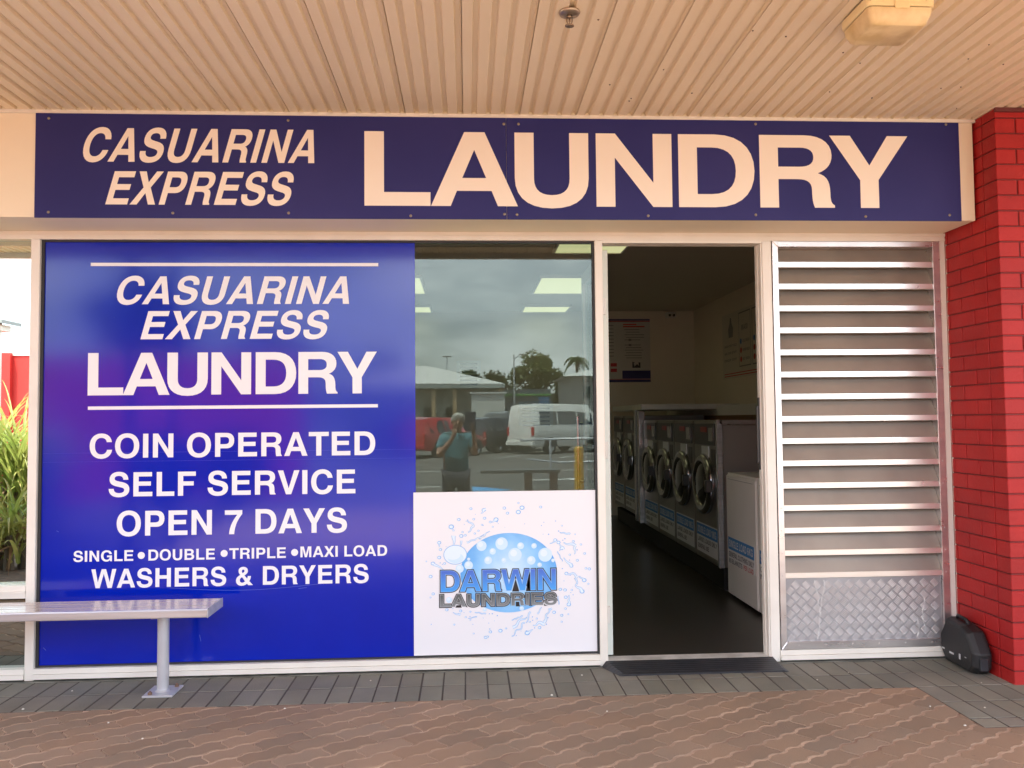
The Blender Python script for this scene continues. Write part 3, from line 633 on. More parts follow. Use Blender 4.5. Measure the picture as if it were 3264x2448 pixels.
# ================================================================== LOUVRE SCREEN
lv = thing('louvre_screen', 'aluminium louvred screen with treadplate base beside the doorway', 'louvre', (0, 0, 0))
LX0, LX1 = 1.822, 2.850; BX0, BX1 = 1.858, 2.806
fr = MB(); YL = -.036
fr.cbox(LX0, BX0-.001, YL, .06, .074, 2.482, .0015); fr.cbox(BX1+.001, LX1, YL, .06, .074, 2.482, .0015)
fr.cbox(BX0-.001, BX1+.001, YL+.0015, .06, 2.448, 2.481, .0015); fr.cbox(BX0-.001, BX1+.001, YL+.0015, .05, .0745, .118, .0015)
# mitre welds
for (a, b_) in (((BX0-.002, 2.446), (LX0+.002, 2.480)), ((BX1+.002, 2.446), (LX1-.002, 2.480)), ((BX0-.002, .116), (LX0+.004, .078)), ((BX1+.002, .116), (LX1-.004, .078))):
    fr.tube([(a[0], YL-.001, a[1]), (b_[0], YL-.001, b_[1])], .0028, 6)
ztop = [2.357-.13145*i for i in range(15)]
for z in ztop:
    for X in ((LX0+BX0)/2, (BX1+LX1)/2):
        fr.lathe([(0, -.003), (.003, -.0026), (.0046, -.0008), (.0046, .001)], (X, YL, z-.012), 'y', 8)
for i in range(6):
    fr.lathe([(0, -.003), (.003, -.0026), (.0046, -.0008), (.0046, .001)], (1.93+.16*i, YL+.0015, .098), 'y', 8)
fr.build('frame', alu, lv, ang=30)
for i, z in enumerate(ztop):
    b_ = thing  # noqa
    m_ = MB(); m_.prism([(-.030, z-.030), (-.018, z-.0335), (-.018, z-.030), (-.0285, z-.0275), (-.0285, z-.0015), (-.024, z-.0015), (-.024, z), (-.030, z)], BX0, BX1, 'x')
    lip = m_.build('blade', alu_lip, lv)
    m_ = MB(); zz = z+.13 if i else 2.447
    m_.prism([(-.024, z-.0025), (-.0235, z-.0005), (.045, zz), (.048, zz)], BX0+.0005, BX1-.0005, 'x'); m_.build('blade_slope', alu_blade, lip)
# treadplate: five-bar pattern
tp = MB(); tp.box(BX0+.001, BX1-.001, -.018, -.014, .118, ztop[-1]-.034)
tb = MB()
def bar(cx_, cz_, an, L_, W_):
    ux, uz = cos(an), sin(an); nx_, nz_ = -uz, ux; pts = []
    for t, w_ in ((-1, 0), (-.7, .8), (0, 1), (.7, .8), (1, 0), (.7, -.8), (0, -1), (-.7, -.8)): pts.append((cx_+ux*t*L_+nx_*w_*W_, cz_+uz*t*L_+nz_*w_*W_))
    n = 8; vs = [(p[0], -.0181, p[1]) for p in pts]+[(cx_+(p[0]-cx_)*.62, -.0225, cz_+(p[1]-cz_)*.7) for p in pts]
    tb.add(vs, [(k, (k+1) % n, (k+1) % n+n, k+n) for k in range(n)]+[tuple(range(n, 2*n))])
px0, pz0 = BX0+.030, .135; stp = .0648
j = 0
while pz0+j*stp/2*1.06 < ztop[-1]-.05:
    i = 0
    while px0+(i*2+(j % 2))*stp/2 < BX1-.022:
        cxx = px0+(i*2+(j % 2))*stp/2; czz = pz0+j*stp/2*1.06; an = radians(-38) if j % 2 == 0 else radians(42)
        for q in (-2, -1, 0, 1, 2): bar(cxx-sin(an)*q*.0088, czz+cos(an)*q*.0088, an, .0205, .0030)
        i += 1
    j += 1
tread = pr('treadplate_aluminium', (.40, .39, .40), .5, metal=.6, col2=(.30, .29, .30), scale=2.5, dirt=(.62, .61, .60), dscale=26, dth=.7, rvar=.1)
kp = tp.build('kick_plate', tread, lv); tb.build('tread_pattern', pr('tread_bar_aluminium', (.88, .87, .87), .30, metal=.6, col2=(.72, .70, .70), scale=3), kp)
dp = MB(); rg = random.Random(5)
for (x_, zt_, zb_) in ((2.035, .47, .12), (2.09, .47, .26), (2.70, .36, .15), (2.655, .24, .13), (2.052, .70, .56), (1.99, .60, .50)):
    z = zt_; X = x_; pts = []
    while z > zb_: pts.append((X, -.0203 if z < .485 else -.0305, z)); z -= .018; X += rg.uniform(-.007, .007)
    if zt_ < .49: dp.tube(pts, [rg.uniform(.0012, .003) for _ in pts], 5)
dp.build('dried_drip', pr('chalky_residue', (.85, .85, .83), .8), lv)

# ================================================================== BRICK PIER
bk = thing('brick_pillar', 'red painted brick pillar at the right end of the shopfront', 'pillar', (0, 0, 0))
mo = MB(); mo.box(2.897, 4.9, -.523, .40, -.05, 3.108); mo.build('mortar', mortar_m, bk)
br = MB(); ch = .0853; rr = random.Random(11)
for k in range(37):
    z0 = -.012+k*ch; z1 = min(z0+ch-.0075, 3.1075)
    if z1-z0 < .02: continue
    def tn():
        t = rr.uniform(.86, 1.08); return (t, t*rr.uniform(.9, 1.1), t)
    # front face stretchers
    xx = 2.89-(0 if k % 2 == 0 else .12); first = True
    while xx < 4.9:
        a = max(xx, 2.89); b_ = xx+.232
        if first: br.cbox(a, b_, -.530+rr.uniform(-.0008, .0008), -.415, z0, z1, .003, tn()); first = False
        else: br.cbox(a, b_, -.530+rr.uniform(-.0012, .0012), -.42, z0, z1, .003, tn())
        xx += .24
    # side face
    yy = -.530+(.122 if k % 2 == 0 else .24)-.0
    yy = -.407 if k % 2 == 0 else -.407
    yv = [-.4075, -.1675, .0725, .3125] if k % 2 == 0 else [-.4075, -.2875, -.0475, .1925]
    for a, b_ in zip(yv[:-1], yv[1:]): br.cbox(2.890+rr.uniform(-.001, .001), 3.0, a, b_-.0075, z0, z1, .003, tn())
br.build('brickwork', brick_m, bk)
mb('box', 2.885, 4.9, -.545, -.531, 3.085, 3.1075).build('cap_trim', pr('maroon_trim', (.12, .02, .02), .5), bk)

ck = MB(); rg = random.Random(31); z = .08; L_ = []; R2 = []
while z < 2.5: L_.append((2.8875, z)); R2.append((2.8925+rg.uniform(0, .006)+(.008 if rg.random() < .06 else 0), z)); z += .022
n_ = len(L_); ck.add([(x_, -.0335, z_) for x_, z_ in L_+R2]+[(x_, -.026, z_) for x_, z_ in L_+R2], [(i, i+1, n_+i+1, n_+i) for i in range(n_-1)]+[(n_+i, n_+i+1, 3*n_+i+1, 3*n_+i) for i in range(n_-1)])
ck.build('caulk', pr('old_caulk', (.74, .66, .56), .8, col2=(.5, .40, .34), scale=18), wf)
# ================================================================== BENCH
bn = thing('bench', 'backless aluminium slat bench with one round leg in view before the blue panel', 'bench', (0, 0, 0))
byf, byb, bz = -.425, -.165, .470; bx1 = -1.352
for k in range(3):
    w_ = (byb-byf-.024)/3; y0 = byf+k*(w_+.012); y1 = y0+w_
    m_ = MB(); pf = [(y0+.002, bz-.045), (y0, bz-.040), (y0, bz-.008), (y0+.003, bz-.002), (y0+.010, bz)] if k == 0 else [(y0+.002, bz-.022), (y0, bz-.018), (y0, bz-.003), (y0+.003, bz)]
    nr = 3
    for r_ in range(nr):
        a = y0+.012+(y1-y0-.024)*r_/nr
        pf += [(a+.008, bz), (a+.010, bz-.0022), (a+.014, bz-.0022), (a+.016, bz)]
    pf += [(y1-.003, bz), (y1, bz-.003), (y1, bz-.022)] if k < 2 else [(y1-.010, bz), (y1-.003, bz-.002), (y1, bz-.008), (y1, bz-.040), (y1-.002, bz-.045)]
    if k in (0, 2): pf = pf+([(y0+w_-.0, bz-.022)] if False else [])
    m_.prism(pf, -4.2, bx1, 'x'); m_.build('slat', alu_seat, bn)
m_ = MB(); m_.cbox(bx1+.0003, bx1+.006, byf-.001, byb+.001, bz-.048, bz+.0012, .002); m_.cbox(bx1+.0062, bx1+.0085, byf+.018, byb-.018, bz-.036, bz-.010, .0008); m_.build('end_cap', pr('weathered_end_cap', (.46, .48, .50), .5, metal=.5, col2=(.6, .6, .62), scale=30), bn)
for lx in (-1.625, -3.4):
    m_ = MB(); m_.tube([(lx, -.275, .012), (lx, -.275, .425)], .0300, 24); m_.lathe([(.040, .012), (.034, .016), (.0300, .022)], (lx, -.275, 0), 'z', 24); lg = m_.build('leg', steel_paint, bn, ang=40)
    mb('cbox', lx-.078, lx+.078, -.36, -.185, .0015, .012, .002).build('base_plate', steel_paint, lg)
    m_ = MB(); m_.lathe([(0, .03), (.006, .029), (.006, .022), (.012, .022), (.012, .012)], (lx-.045, -.335, 0), 'z', 6); m_.lathe([(0, .03), (.006, .029), (.006, .022), (.012, .022), (.012, .012)], (lx+.05, -.21, 0), 'z', 6); m_.build('bolt', pr('rusty_bolt', (.25, .16, .11), .6, metal=.6), lg)
    m_ = MB(); m_.cbox(lx-.02, lx+.02, byf+.02, byb-.02, bz-.052, bz-.024, .002); m_.build('bracket', steel_paint, lg)

# ================================================================== THRESHOLD RAMP, BLACK SPEAKER
rm = thing('threshold_ramp', 'black rubber ridged ramp on the pavers at the doorway', 'ramp', (0, 0, 0))
m_ = MB(); ra, rb = .775, 1.800; yb2, yf2 = -.032, -.205
v = [(ra+.02, yb2, .027), (rb-.05, yb2, .027), (rb-.075, yf2, .004), (ra+.14, yf2, .004), (ra-.01, yb2-.015, .002), (rb+.0, yb2-.015, .002), (rb-.035, yf2, .002), (ra+.09, yf2, .002)]
N = 14; pr_ = []
for i in range(N+1):
    t = i/N; y = yb2+(yf2-yb2)*t; z = .036*(1-t)+.010*t
    la = ra+.015+.075*t; ri = rb-.03-.0*t
    pr_.append((la, ri, y, z-(.0018 if i % 2 else 0)))
vs = []; fs = []
for la, ri, y, z in pr_: vs += [(la-.028, y, .001), (la, y, z), (ri, y, z), (ri+.028, y, .001)]
for i in range(N):
    for k in range(3): fs.append((i*4+k, i*4+k+1, (i+1)*4+k+1, (i+1)*4+k))
fs.append((N*4, N*4+1, N*4+2, N*4+3)); fs.append((3, 2, 1, 0)); m_ = MB(); m_.add(vs, fs); m_.build('ramp_body', black_rub, rm)
m_ = MB()
for X in (ra+.17, rb-.12, rb-.01): m_.lathe([(0, .0135), (.006, .013), (.009, .011)], (X, -.13 if X < rb-.05 else -.10, .003 if X < rb-.05 else -.006), 'z', 10)
m_.build('fixing', black_pl, rm)

sp = thing('portable_speaker', 'black angular portable speaker case leaning against the red pillar', 'speaker', (2.866, -.035, 0), rz=radians(-93))
# body: elongated octagonal profile in (x,z) extruded in depth, tilted
body = MB()
prf = [(-.02, .06), (.03, .0), (.31, .0), (.35, .04), (.355, .12), (.285, .225), (.22, .248), (.06, .262), (-.02, .15)]
n = len(prf); c_ = (sum(p[0] for p in prf)/n, sum(p[1] for p in prf)/n)
def sc_(p, k): return (c_[0]+(p[0]-c_[0])*k, c_[1]+(p[1]-c_[1])*k)
rings = [(-.085, .84), (-.076, .93), (-.05, 1), (.0, 1), (.016, .97), (.020, .9)]
vs = [(sc_(p, k_)[0], y_, max(.002, sc_(p, k_)[1])) for y_, k_ in rings for p in prf]
fs = [(r_*n+i, r_*n+(i+1) % n, (r_+1)*n+(i+1) % n, (r_+1)*n+i) for r_ in range(len(rings)-1) for i in range(n)]+[tuple(range(n)), tuple(range((len(rings)-1)*n, len(rings)*n))]
body.add(vs, fs); bo = body.build('case', black_pl, sp)
bv = bo.modifiers.new('bevel', 'BEVEL'); bv.width = .006; bv.segments = 2
m_ = MB(); m_.tube([(.09, -.03, .255), (.10, -.03, .276), (.19, -.03, .270), (.205, -.03, .246)], .009, 8); m_.build('handle', black_pl, sp, smooth=True)
m_ = MB(); m_.box(.10, .145, -.0865, -.0845, .062, .072); m_.box(.02, .045, -.0865, -.0845, .068, .076); m_.box(.20, .215, -.0865, -.0845, .055, .085); m_.box(.26, .275, -.0865, -.0845, .08, .084); m_.build('marking', pr('pale_print', (.55, .55, .55), .5), sp)
m_ = MB(); m_.cbox(.325, .362, -.055, -.01, .03, .10, .004); m_.build('end_foot', black_rub, sp)

# ================================================================== SOFFIT FITTINGS
sk = thing('sprinkler', 'small brass fire sprinkler hanging from the soffit', 'sprinkler', (.432, -1.505, 3.108))
m_ = MB(); m_.lathe([(.0, 0), (.043, 0), (.045, -.004), (.040, -.012), (.022, -.016), (.012, -.017)], (0, 0, 0), 'z', 24); m_.build('escutcheon', pr('aged_chrome', (.45, .38, .30), .35, metal=.9), sk, smooth=True)
m_ = MB(); m_.tube([(0, 0, -.014), (0, 0, -.026)], .009, 10); m_.tube([(-.011, 0, -.024), (-.012, 0, -.04), (-.004, 0, -.056)], .0024, 6); m_.tube([(.011, 0, -.024), (.012, 0, -.04), (.004, 0, -.056)], .0024, 6); m_.tube([(0, 0, -.026), (0, 0, -.056)], .003, 6)
m_.lathe([(0, -.056), (.018, -.057), (.019, -.060), (.012, -.063), (0, -.064)], (0, 0, 0), 'z', 16); m_.build('head', pr('aged_brass', (.34, .27, .20), .4, metal=.9), sk, smooth=True)
bl = thing('bulkhead_light', 'yellowed plastic bulkhead light on the soffit with dead insects inside', 'light', (1.745, -1.56, 3.108))
def rr_ring(hx, hy, r_, z, n=6):
    out = []
    for cx_, cy_, a0 in ((hx-r_, hy-r_, 0), (-hx+r_, hy-r_, 90), (-hx+r_, -hy+r_, 180), (hx-r_, -hy+r_, 270)):
        for k in range(n+1): a = radians(a0+90*k/n); out.append((cx_+r_*cos(a), cy_+r_*sin(a), z))
    return out
def loft(rings, name, mat, parent, caps=True):
    n = len(rings[0]); m_ = MB(); fs = [(i*n+k, i*n+(k+1) % n, (i+1)*n+(k+1) % n, (i+1)*n+k) for i in range(len(rings)-1) for k in range(n)]
    if caps: fs += [tuple(range(n)), tuple(range((len(rings)-1)*n, len(rings)*n))]
    m_.add([p for r_ in rings for p in r_], fs); return m_.build(name, mat, parent, ang=35)
yel = pr('yellowed_acrylic', (.90, .72, .42), .28, col2=(.66, .48, .22), scale=9, dirt=(.16, .10, .05), dscale=16, dth=.68)
loft([rr_ring(.140, .120, .02, 0), rr_ring(.140, .120, .02, -.034), rr_ring(.136, .116, .02, -.038)], 'base_tray', pr('yellow_cream_plastic', (.92, .76, .42), .35, dirt=(.2, .12, .05), dscale=22, dth=.62), bl)
loft([rr_ring(.130, .111, .016, -.0385), rr_ring(.130, .111, .016, -.0415)], 'seal', pr('grimy_seal', (.10, .07, .04), .8), bl)
loft([rr_ring(.134, .115, .02, -.042), rr_ring(.132, .113, .02, -.062), rr_ring(.118, .100, .02, -.098), rr_ring(.108, .090, .02, -.106)], 'diffuser', yel, bl)
m_ = MB(); m_.cbox(-.03, .03, -.126, -.1205, -.05, -.012, .002); m_.build('clip', MATS['yellow_cream_plastic'], bl)
sp_ = MB(); rs = random.Random(21)
for k in range(26):
    X = rs.uniform(.6, 2.9); Y = rs.uniform(-2.0, -.5); kk = math.floor((X-xs_)/P); X = xs_+kk*P+rs.uniform(.004, .045)
    sp_.lathe([(0, -.0035), (rs.uniform(.002, .004), -.002), (rs.uniform(.003, .006), .001)], (X, Y, 3.107), 'z', 6)
sp_.build('insect_speck', pr('dark_speck', (.10, .06, .04), .8), aw)

# ================================================================== INTERIOR
def ceiling_panel(x0, x1, y0, y1, lb):
    t = thing('ceiling_light', lb, 'ceiling light', ((x0+x1)/2, (y0+y1)/2, 3.02), group='fluorescent panels on the laundry ceiling')
    hx, hy = (x1-x0)/2, (y1-y0)/2
    m_ = MB(); m_.box(-hx-.02, -hx, -hy-.02, hy+.02, -.035, -.001); m_.box(hx, hx+.02, -hy-.02, hy+.02, -.035, -.001); m_.box(-hx, hx, -hy-.02, -hy, -.035, -.001); m_.box(-hx, hx, hy, hy+.02, -.035, -.001); m_.build('frame', white_en, t)
    mb('box', -hx+.001, hx-.001, -hy+.001, hy-.001, -.028, -.012).build('diffuser', emis('fluorescent_diffuser', (.80, .80, .42), .17), t)
ceiling_panel(.83, 1.45, 4.14, 5.27, 'lit yellow-green ceiling panel, the large middle one seen through the clear pane')
ceiling_panel(.81, 1.43, 6.45, 7.02, 'lit ceiling panel against the back wall, the farthest one in the clear pane')
ceiling_panel(.83, 1.45, 1.75, 2.80, 'lit ceiling panel nearest the door, cut by the top of the window frame')
ceiling_panel(-1.13, -.51, 4.14, 5.27, 'lit ceiling panel peeping out from behind the blue panel, the nearer one')
ceiling_panel(-1.13, -.51, 6.45, 7.02, 'lit ceiling panel at the back wall peeping out from behind the blue panel')
ceiling_panel(-1.13, -.51, 1.75, 2.80, 'unseen ceiling panel added behind the blue panel to brighten the interior')  # added lamp, hidden by the blue panel, brightens the room
ceiling_panel(-3.2, -2.58, 4.14, 5.27, 'unseen ceiling panel added at the far left to brighten the laundry')  # another added lamp out of view, for more interior light

def front_text(txt, y0, y1, z0, z1, xf, mat, parent, nm='lettering', slant=0):
    """text on a plane x = xf facing -x, reading from +y (far) to -y (near)"""
    cs = word(txt, 0, abs(y1-y0), z0, z1, slant, n=3)
    M_ = Matrix(((0, 0, -1, xf), (-1, 0, 0, max(y0, y1)), (0, 1, 0, 0), (0, 0, 0, 1)))
    return face_curve(cs, nm, mat, 0, parent, M=M_)

def washer(lb, y0, w_=.70, x0=2.05, z0=.21, z1=1.41, group='front-loading washers along the right wall', big='DOUBLE LOAD'):
    t = thing('front_load_washer', lb, 'washing machine', (x0, y0, 0), group=group)
    m_ = MB(); m_.cbox(.0, .85, .004, w_-.004, z0, z1, .006); m_.build('cabinet', steel_w, t)
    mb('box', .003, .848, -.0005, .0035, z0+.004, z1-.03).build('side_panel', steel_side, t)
    zc_ = .865; yc_ = w_/2+.0
    m_ = MB(); m_.cbox(-.012, -.001, .05, w_-.05, 1.20, 1.385, .003); m_.build('control_panel', dark_pan, t)
    m_ = MB(); m_.cbox(-.020, -.013, .08, .20, 1.235, 1.35, .002); m_.build('coin_slot', chrome, t)
    m_ = MB(); m_.lathe([(.010, -.020), (.010, -.013)], (0, .14, 1.30), 'x', 10); m_.cbox(-.018, -.0125, .27, .44, 1.31, 1.355, .001); m_.build('display', pr('red_display', (.35, .02, .02), .3), t)
    d = MB(); d.lathe([(.255, -.001), (.262, -.02), (.255, -.045), (.225, -.062), (.190, -.055), (.178, -.03)], (0, yc_, zc_), 'x', 40); do = d.build('door', chrome, t, smooth=True)
    d = MB(); d.lathe([(.186, -.035), (.15, -.055), (.09, -.07), (.0, -.074)], (0, yc_, zc_), 'x', 32); d.build('porthole', port, do, smooth=True)
    d = MB(); d.cbox(-.085, -.03, yc_-.275, yc_-.225, zc_-.05, zc_+.05, .006); d.build('handle', dark_pan, do)
    m_ = MB(); m_.cbox(-.006, -.001, .06, .17, 1.02, 1.17, .001); m_.build('detergent_hatch', dark_pan, t)
    m_ = MB(); m_.box(-.0075, -.0012, .24, .45, 1.10, 1.19); m_.build('price_card', notice_w, t)
    m_ = MB(); m_.box(-.003, -.0012, .04, w_-.04, .26, .515); ntc = m_.build('notice', notice_w, t)
    mb('box', -.0045, -.0032, .05, w_-.05, .405, .505).build('notice_header', notice_b, ntc)
    front_text(big+' 10KG', .08, w_-.08, .425, .485, -.0050, notice_w, ntc)
    front_text('LARGE LOADS ONLY', .07, w_-.07, .350, .388, -.0034, ink, ntc)
    front_text('GENERAL USE', .30, w_-.07, .290, .328, -.0034, ink, ntc)
    return t
def retag(t, lb): t['label'] = lb; return t
wa = washer('front-loading steel washer nearest the doorway, its whole dark side visible', 1.85)
lbs = ['front-loading steel washer second from the doorway in the row of four', 'front-loading steel washer third from the doorway in the row of four', 'front-loading steel washer farthest back in the row of four beside the steel divider']
for i, lb in enumerate(lbs):
    c = copy_tree(wa); c.location.y = 1.85+.71*(i+1); retag(c, lb)
for i, lb in enumerate(['front-loading washer just behind the steel divider, nearer of the far pair', 'front-loading washer farthest back, half hidden by the door edge']):
    c = copy_tree(wa); c.location = (2.03, 5.06+.74*i, 0.06); retag(c, lb)
pl = thing('washer_plinth', 'low black plinth under the row of steel washers', 'plinth', (0, 0, 0))
mb('box', 2.08, 3.3, 1.85, 6.6, FL, .209).build('plinth_body', pr('black_plinth', (.012, .011, .010), .6), pl)
dv = thing('divider_post', 'narrow steel filler panel between the two groups of washers', 'panel', (0, 0, 0))
m_ = MB(); m_.cbox(2.0, 2.07, 4.72, 4.80, .215, 1.52, .003); m_.cbox(2.005, 2.05, 4.93, 5.03, .215, 1.535, .003); m_.build('post', alu_seat, dv); mb('cbox', 2.03, 3.2, 4.70, 6.6, 1.535, 1.60, .003).build('top_panel', white_en, dv)
trm = thing('steel_trim', 'bright vertical steel edge strip at the near corner of the washer row', 'trim', (0, 0, 0))
m_ = MB(); m_.cbox(2.03, 2.075, 1.80, 1.845, .215, 1.415, .003); m_.build('strip', alu_seat, trm); mb('cbox', 2.05, 3.2, 1.80, 1.848, 1.375, 1.412, .003).build('cap_strip', alu, trm)
bh = thing('service_bulkhead', 'white boxed ledge with timber strip along the right wall behind the washers', 'ledge', (0, 0, 0))
mb('cbox', 2.92, 3.355, 1.9, 7.1, 1.30, 1.575, .004).build('ledge_box', white_en, bh); mb('box', 2.905, 2.919, 2.1, 5.6, 1.41, 1.46).build('timber_strip', wood_m, bh)

def toploader(y0, lb, tx):
    t = thing('top_load_washer', lb, 'washing machine', (2.05, y0, 0), group='white top-loading washers just inside the door')
    m_ = MB(); m_.cbox(0, .68, .004, .676, .05, .985, .012); m_.build('cabinet', white_en, t, ang=30)
    mb('cbox', .01, .55, .02, .66, .986, 1.0, .004).build('lid', white_en, t); mb('cbox', .56, .68, .01, .67, .986, 1.10, .006).build('console', white_en, t)
    mb('box', -.002, .0, .06, .62, .95, .953).build('seam', ink_grey, t)
    m_ = MB(); m_.box(-.0035, -.0005, .05, .63, .30, .50); nt_ = m_.build('notice', notice_w, t)
    mb('box', -.0045, -.0036, .05, .63, .405, .50).build('notice_header', notice_b, nt_)
    for (s_, a, b_, z0, z1, mt) in tx: front_text(s_, a, b_, z0, z1, -.0049 if z0 > .4 else -.0041, mt, nt_)
    for yy in (.05, .62): mb('lathe', [(.02, FL), (.022, .05)], (.05, yy, 0), 'z', 10).build('foot', black_rub, t)
    return t
tx1 = [('SINGLE LOAD 6KG', .075, .61, .425, .48, notice_w), ('GENERAL CLOTHING ONLY', .06, .62, .350, .388, ink), ('NO BLANKETS', .31, .62, .300, .336, ink), ('PER LOAD', .07, .28, .300, .336, ink_red)]
toploader(.985, 'white top-loading washer with blue SINGLE LOAD 6KG notice, against the steel washers', tx1)
toploader(.29, 'white top-loading washer half hidden by the right door jamb', [('SINGLE LOAD 6KG', .075, .61, .425, .48, notice_w), ('GENERAL', .36, .62, .350, .388, ink), ('NO', .50, .62, .300, .336, ink)])
# security camera on the ceiling corner
sc = thing('security_camera', 'small pale security camera with two dark lenses below the ceiling corner', 'camera', (3.0, 7.05, 2.94))
m_ = MB(); m_.cbox(-.07, .07, -.03, .095, -.03, .05, .01); m_.build('housing', white_en, sc)
m_ = MB(); m_.lathe([(0, -.05), (.018, -.045), (.02, -.03)], (-.03, 0, 0), 'y', 12); m_.lathe([(0, -.05), (.018, -.045), (.02, -.03)], (.03, 0, 0), 'y', 12); m_.build('lens', port, sc)

def wall_poster():
    t = thing('wall_poster', 'instruction poster with red and navy bands on the back wall', 'poster', (0, 0, 0)); y = 7.145
    mb('box', 1.75, 2.70, y, y+.004, 1.97, 2.90).build('sheet', pr('poster_paper', (.60, .58, .55), .5), t)
    face_curve([rect(1.75, 2.70, 2.878, 2.90), rect(1.75, 2.70, 1.97, 2.005), rect(2.28, 2.70, 2.02, 2.14)], 'navy_band', pr('poster_navy', (.03, .03, .16), .5), y-.001, t)
    face_curve([rect(1.75, 2.70, 2.86, 2.874), rect(1.75, 2.70, 2.008, 2.016), rect(2.11, 2.2, 2.20, 2.25), rect(2.11, 2.2, 2.12, 2.17)], 'red_band', pr('poster_red', (.5, .05, .07), .5), y-.001, t)
    ls = []; rg = random.Random(2)
    for i in range(12):
        z = 2.74-.038*i; 
        if i in (4, 6): ls.append(rect(2.38, 2.42, z-.012, z+.02))
        if i not in (5,): ls.append(rect(2.32+.02*(i % 2), 2.62-rg.uniform(0, .08), z, z+.009))
    ls += [rect(1.80, 2.16, 2.8-.05*i, 2.81-.05*i) for i in range(10)]
    face_curve(ls, 'small_print', ink_grey, y-.0012, t)
    face_curve(word('SPECIAL WASHES', 2.30, 2.52, 2.815, 2.835, n=3)+word('STEP BY STEP WASHES', 2.30, 2.64, 2.785, 2.803, n=2) if False else [rect(2.30, 2.50, 2.81, 2.828), rect(2.30, 2.62, 2.78, 2.798)], 'heading', ink_red, y-.0012, t)
    face_curve([[(2.43, 2.18), (2.55, 2.18), (2.55, 2.26), (2.52, 2.26), (2.53, 2.21), (2.50, 2.235), (2.46, 2.20), (2.45, 2.25), (2.47, 2.26), (2.43, 2.27)]], 'emblem', ink, y-.0012, t)
wall_poster()
def xface(cs, nm, mat, parent, x=3.352):
    """shapes given as (y,z) on the right wall, facing -x"""
    M_ = Matrix(((0, 0, -1, x), (1, 0, 0, 0), (0, 1, 0, 0), (0, 0, 0, 1)))
    return face_curve(cs, nm, mat, 0, parent, M=M_)
def xtext(s_, yfar, ynear, z0, z1, nm, mat, parent, x=3.3515):
    cs = word(s_, 0, yfar-ynear, z0, z1, n=3); return xface([[(yfar-p[0], p[1]) for p in c] for c in cs], nm, mat, parent, x)
wl = thing('wall_chart', 'white chart of wash options with laundry bag drawing on the right wall', 'chart', (0, 0, 0))
mb('box', 3.353, 3.358, 3.2, 5.78, 1.93, 2.76).build('sheet', pr('chart_vinyl', (.64, .59, .50), .5), wl)
xface([[(5.52, 2.45), (5.36, 2.45), (5.34, 2.56), (5.40, 2.63), (5.42, 2.70), (5.46, 2.70), (5.48, 2.63), (5.54, 2.56)]], 'bag_drawing', ink_grey, wl)
for i, s_ in enumerate(('WASH DRY FOLD', 'ASK OUR STAFF', 'DROP OFF')): xtext(s_, 5.70, 5.22, 2.33-.09*i, 2.36-.09*i, 'lettering', ink_grey, wl)
for k in range(3):
    a = 5.13-.47*k; fr_ = []
    xface([rect(a-.42, a, 2.055, 2.07), rect(a-.42, a, 2.71, 2.725), rect(a-.012, a, 2.07, 2.71), rect(a-.42, a-.408, 2.07, 2.71)], 'box_outline', ink_grey, wl)
    xtext(('MAXI', 'LARGE', 'SMALL')[k], a-.10, a-.32, 2.50, 2.565, 'lettering', ink_grey, wl)
    for i, s_ in enumerate(('COLD WASH', 'WARM WASH', 'HOT WASH')):
        xtext(s_, a-.13, a-.38, 2.35-.11*i, 2.385-.11*i, 'lettering', ink_grey, wl); xface([disc(a-.07, 2.367-.11*i, .035, n=14)], 'option_dot', (notice_b, ink_red, ink_red)[i], wl)
xface([rect(3.4, 5.72, 1.985-.03*i, 1.997-.03*i) for i in range(2)], 'small_print', ink_red, wl)
# faint notices and a folding table seen through the clear pane
for i, (x_, z_, w_, h_) in enumerate(((-.15, 2.0, .35, .30), (.75, 1.35, .5, .35))):
    t = thing('wall_notice', ('pale notice on the back wall, left one behind the clear pane', 'pale notice low on the back wall, right one behind the clear pane')[i], 'notice', (x_, 7.145, z_))
    mb('box', 0, w_, -.004, 0, 0, h_).build('sheet', notice_w, t)
    face_curve([rect(.05, w_-.05, h_-.06-.06*k, h_-.035-.06*k) for k in range(6)], 'small_print', ink_grey, -.0055, t)

# ================================================================== THE OTHER SIDE OF THE CAR PARK (mirrored in the glass)
def rp3(px, py, d):  # mirrored photograph point -> world point at distance d in front of the glass
    x_, z_ = at(px, py, d); return x_, -d, z_
# red wall and roof at the left
rw = thing('red_building', 'red rendered wall with cream parapet strip across from the side window', 'building', (0, 0, 0))
mb('box', -30, -3.35, -12.5, -12, -.1, 2.80).build('wall', red_wall_m, rw)
mb('box', -9.22, -9.02, -12.0, -11.9, -.1, 2.85).build('pilaster', red_wall_m, rw)
mb('box', -30, -3.35, -12.52, -11.985, 2.802, 2.86).build('coping', cream, rw)
rc = thing('carport', 'grey steel roof corner on a white post above the red wall', 'shelter', (0, 0, 0))
m_ = MB(); m_.prism([(-14, 4.6), (-7.60, 3.10), (-7.60, 3.16), (-14, 4.8)], -9.6, -9, 'y'); m_.build('roof', pr('grey_roof_steel', (.28, .29, .28), .5), rc); mb('cbox', -7.90, -7.78, -9.35, -9.22, -.1, 3.15, .005).build('post', white_en, rc); mb('box', -14, -7.72, -9.5, -9.1, 3.0, 3.1).build('beam', white_en, rc)

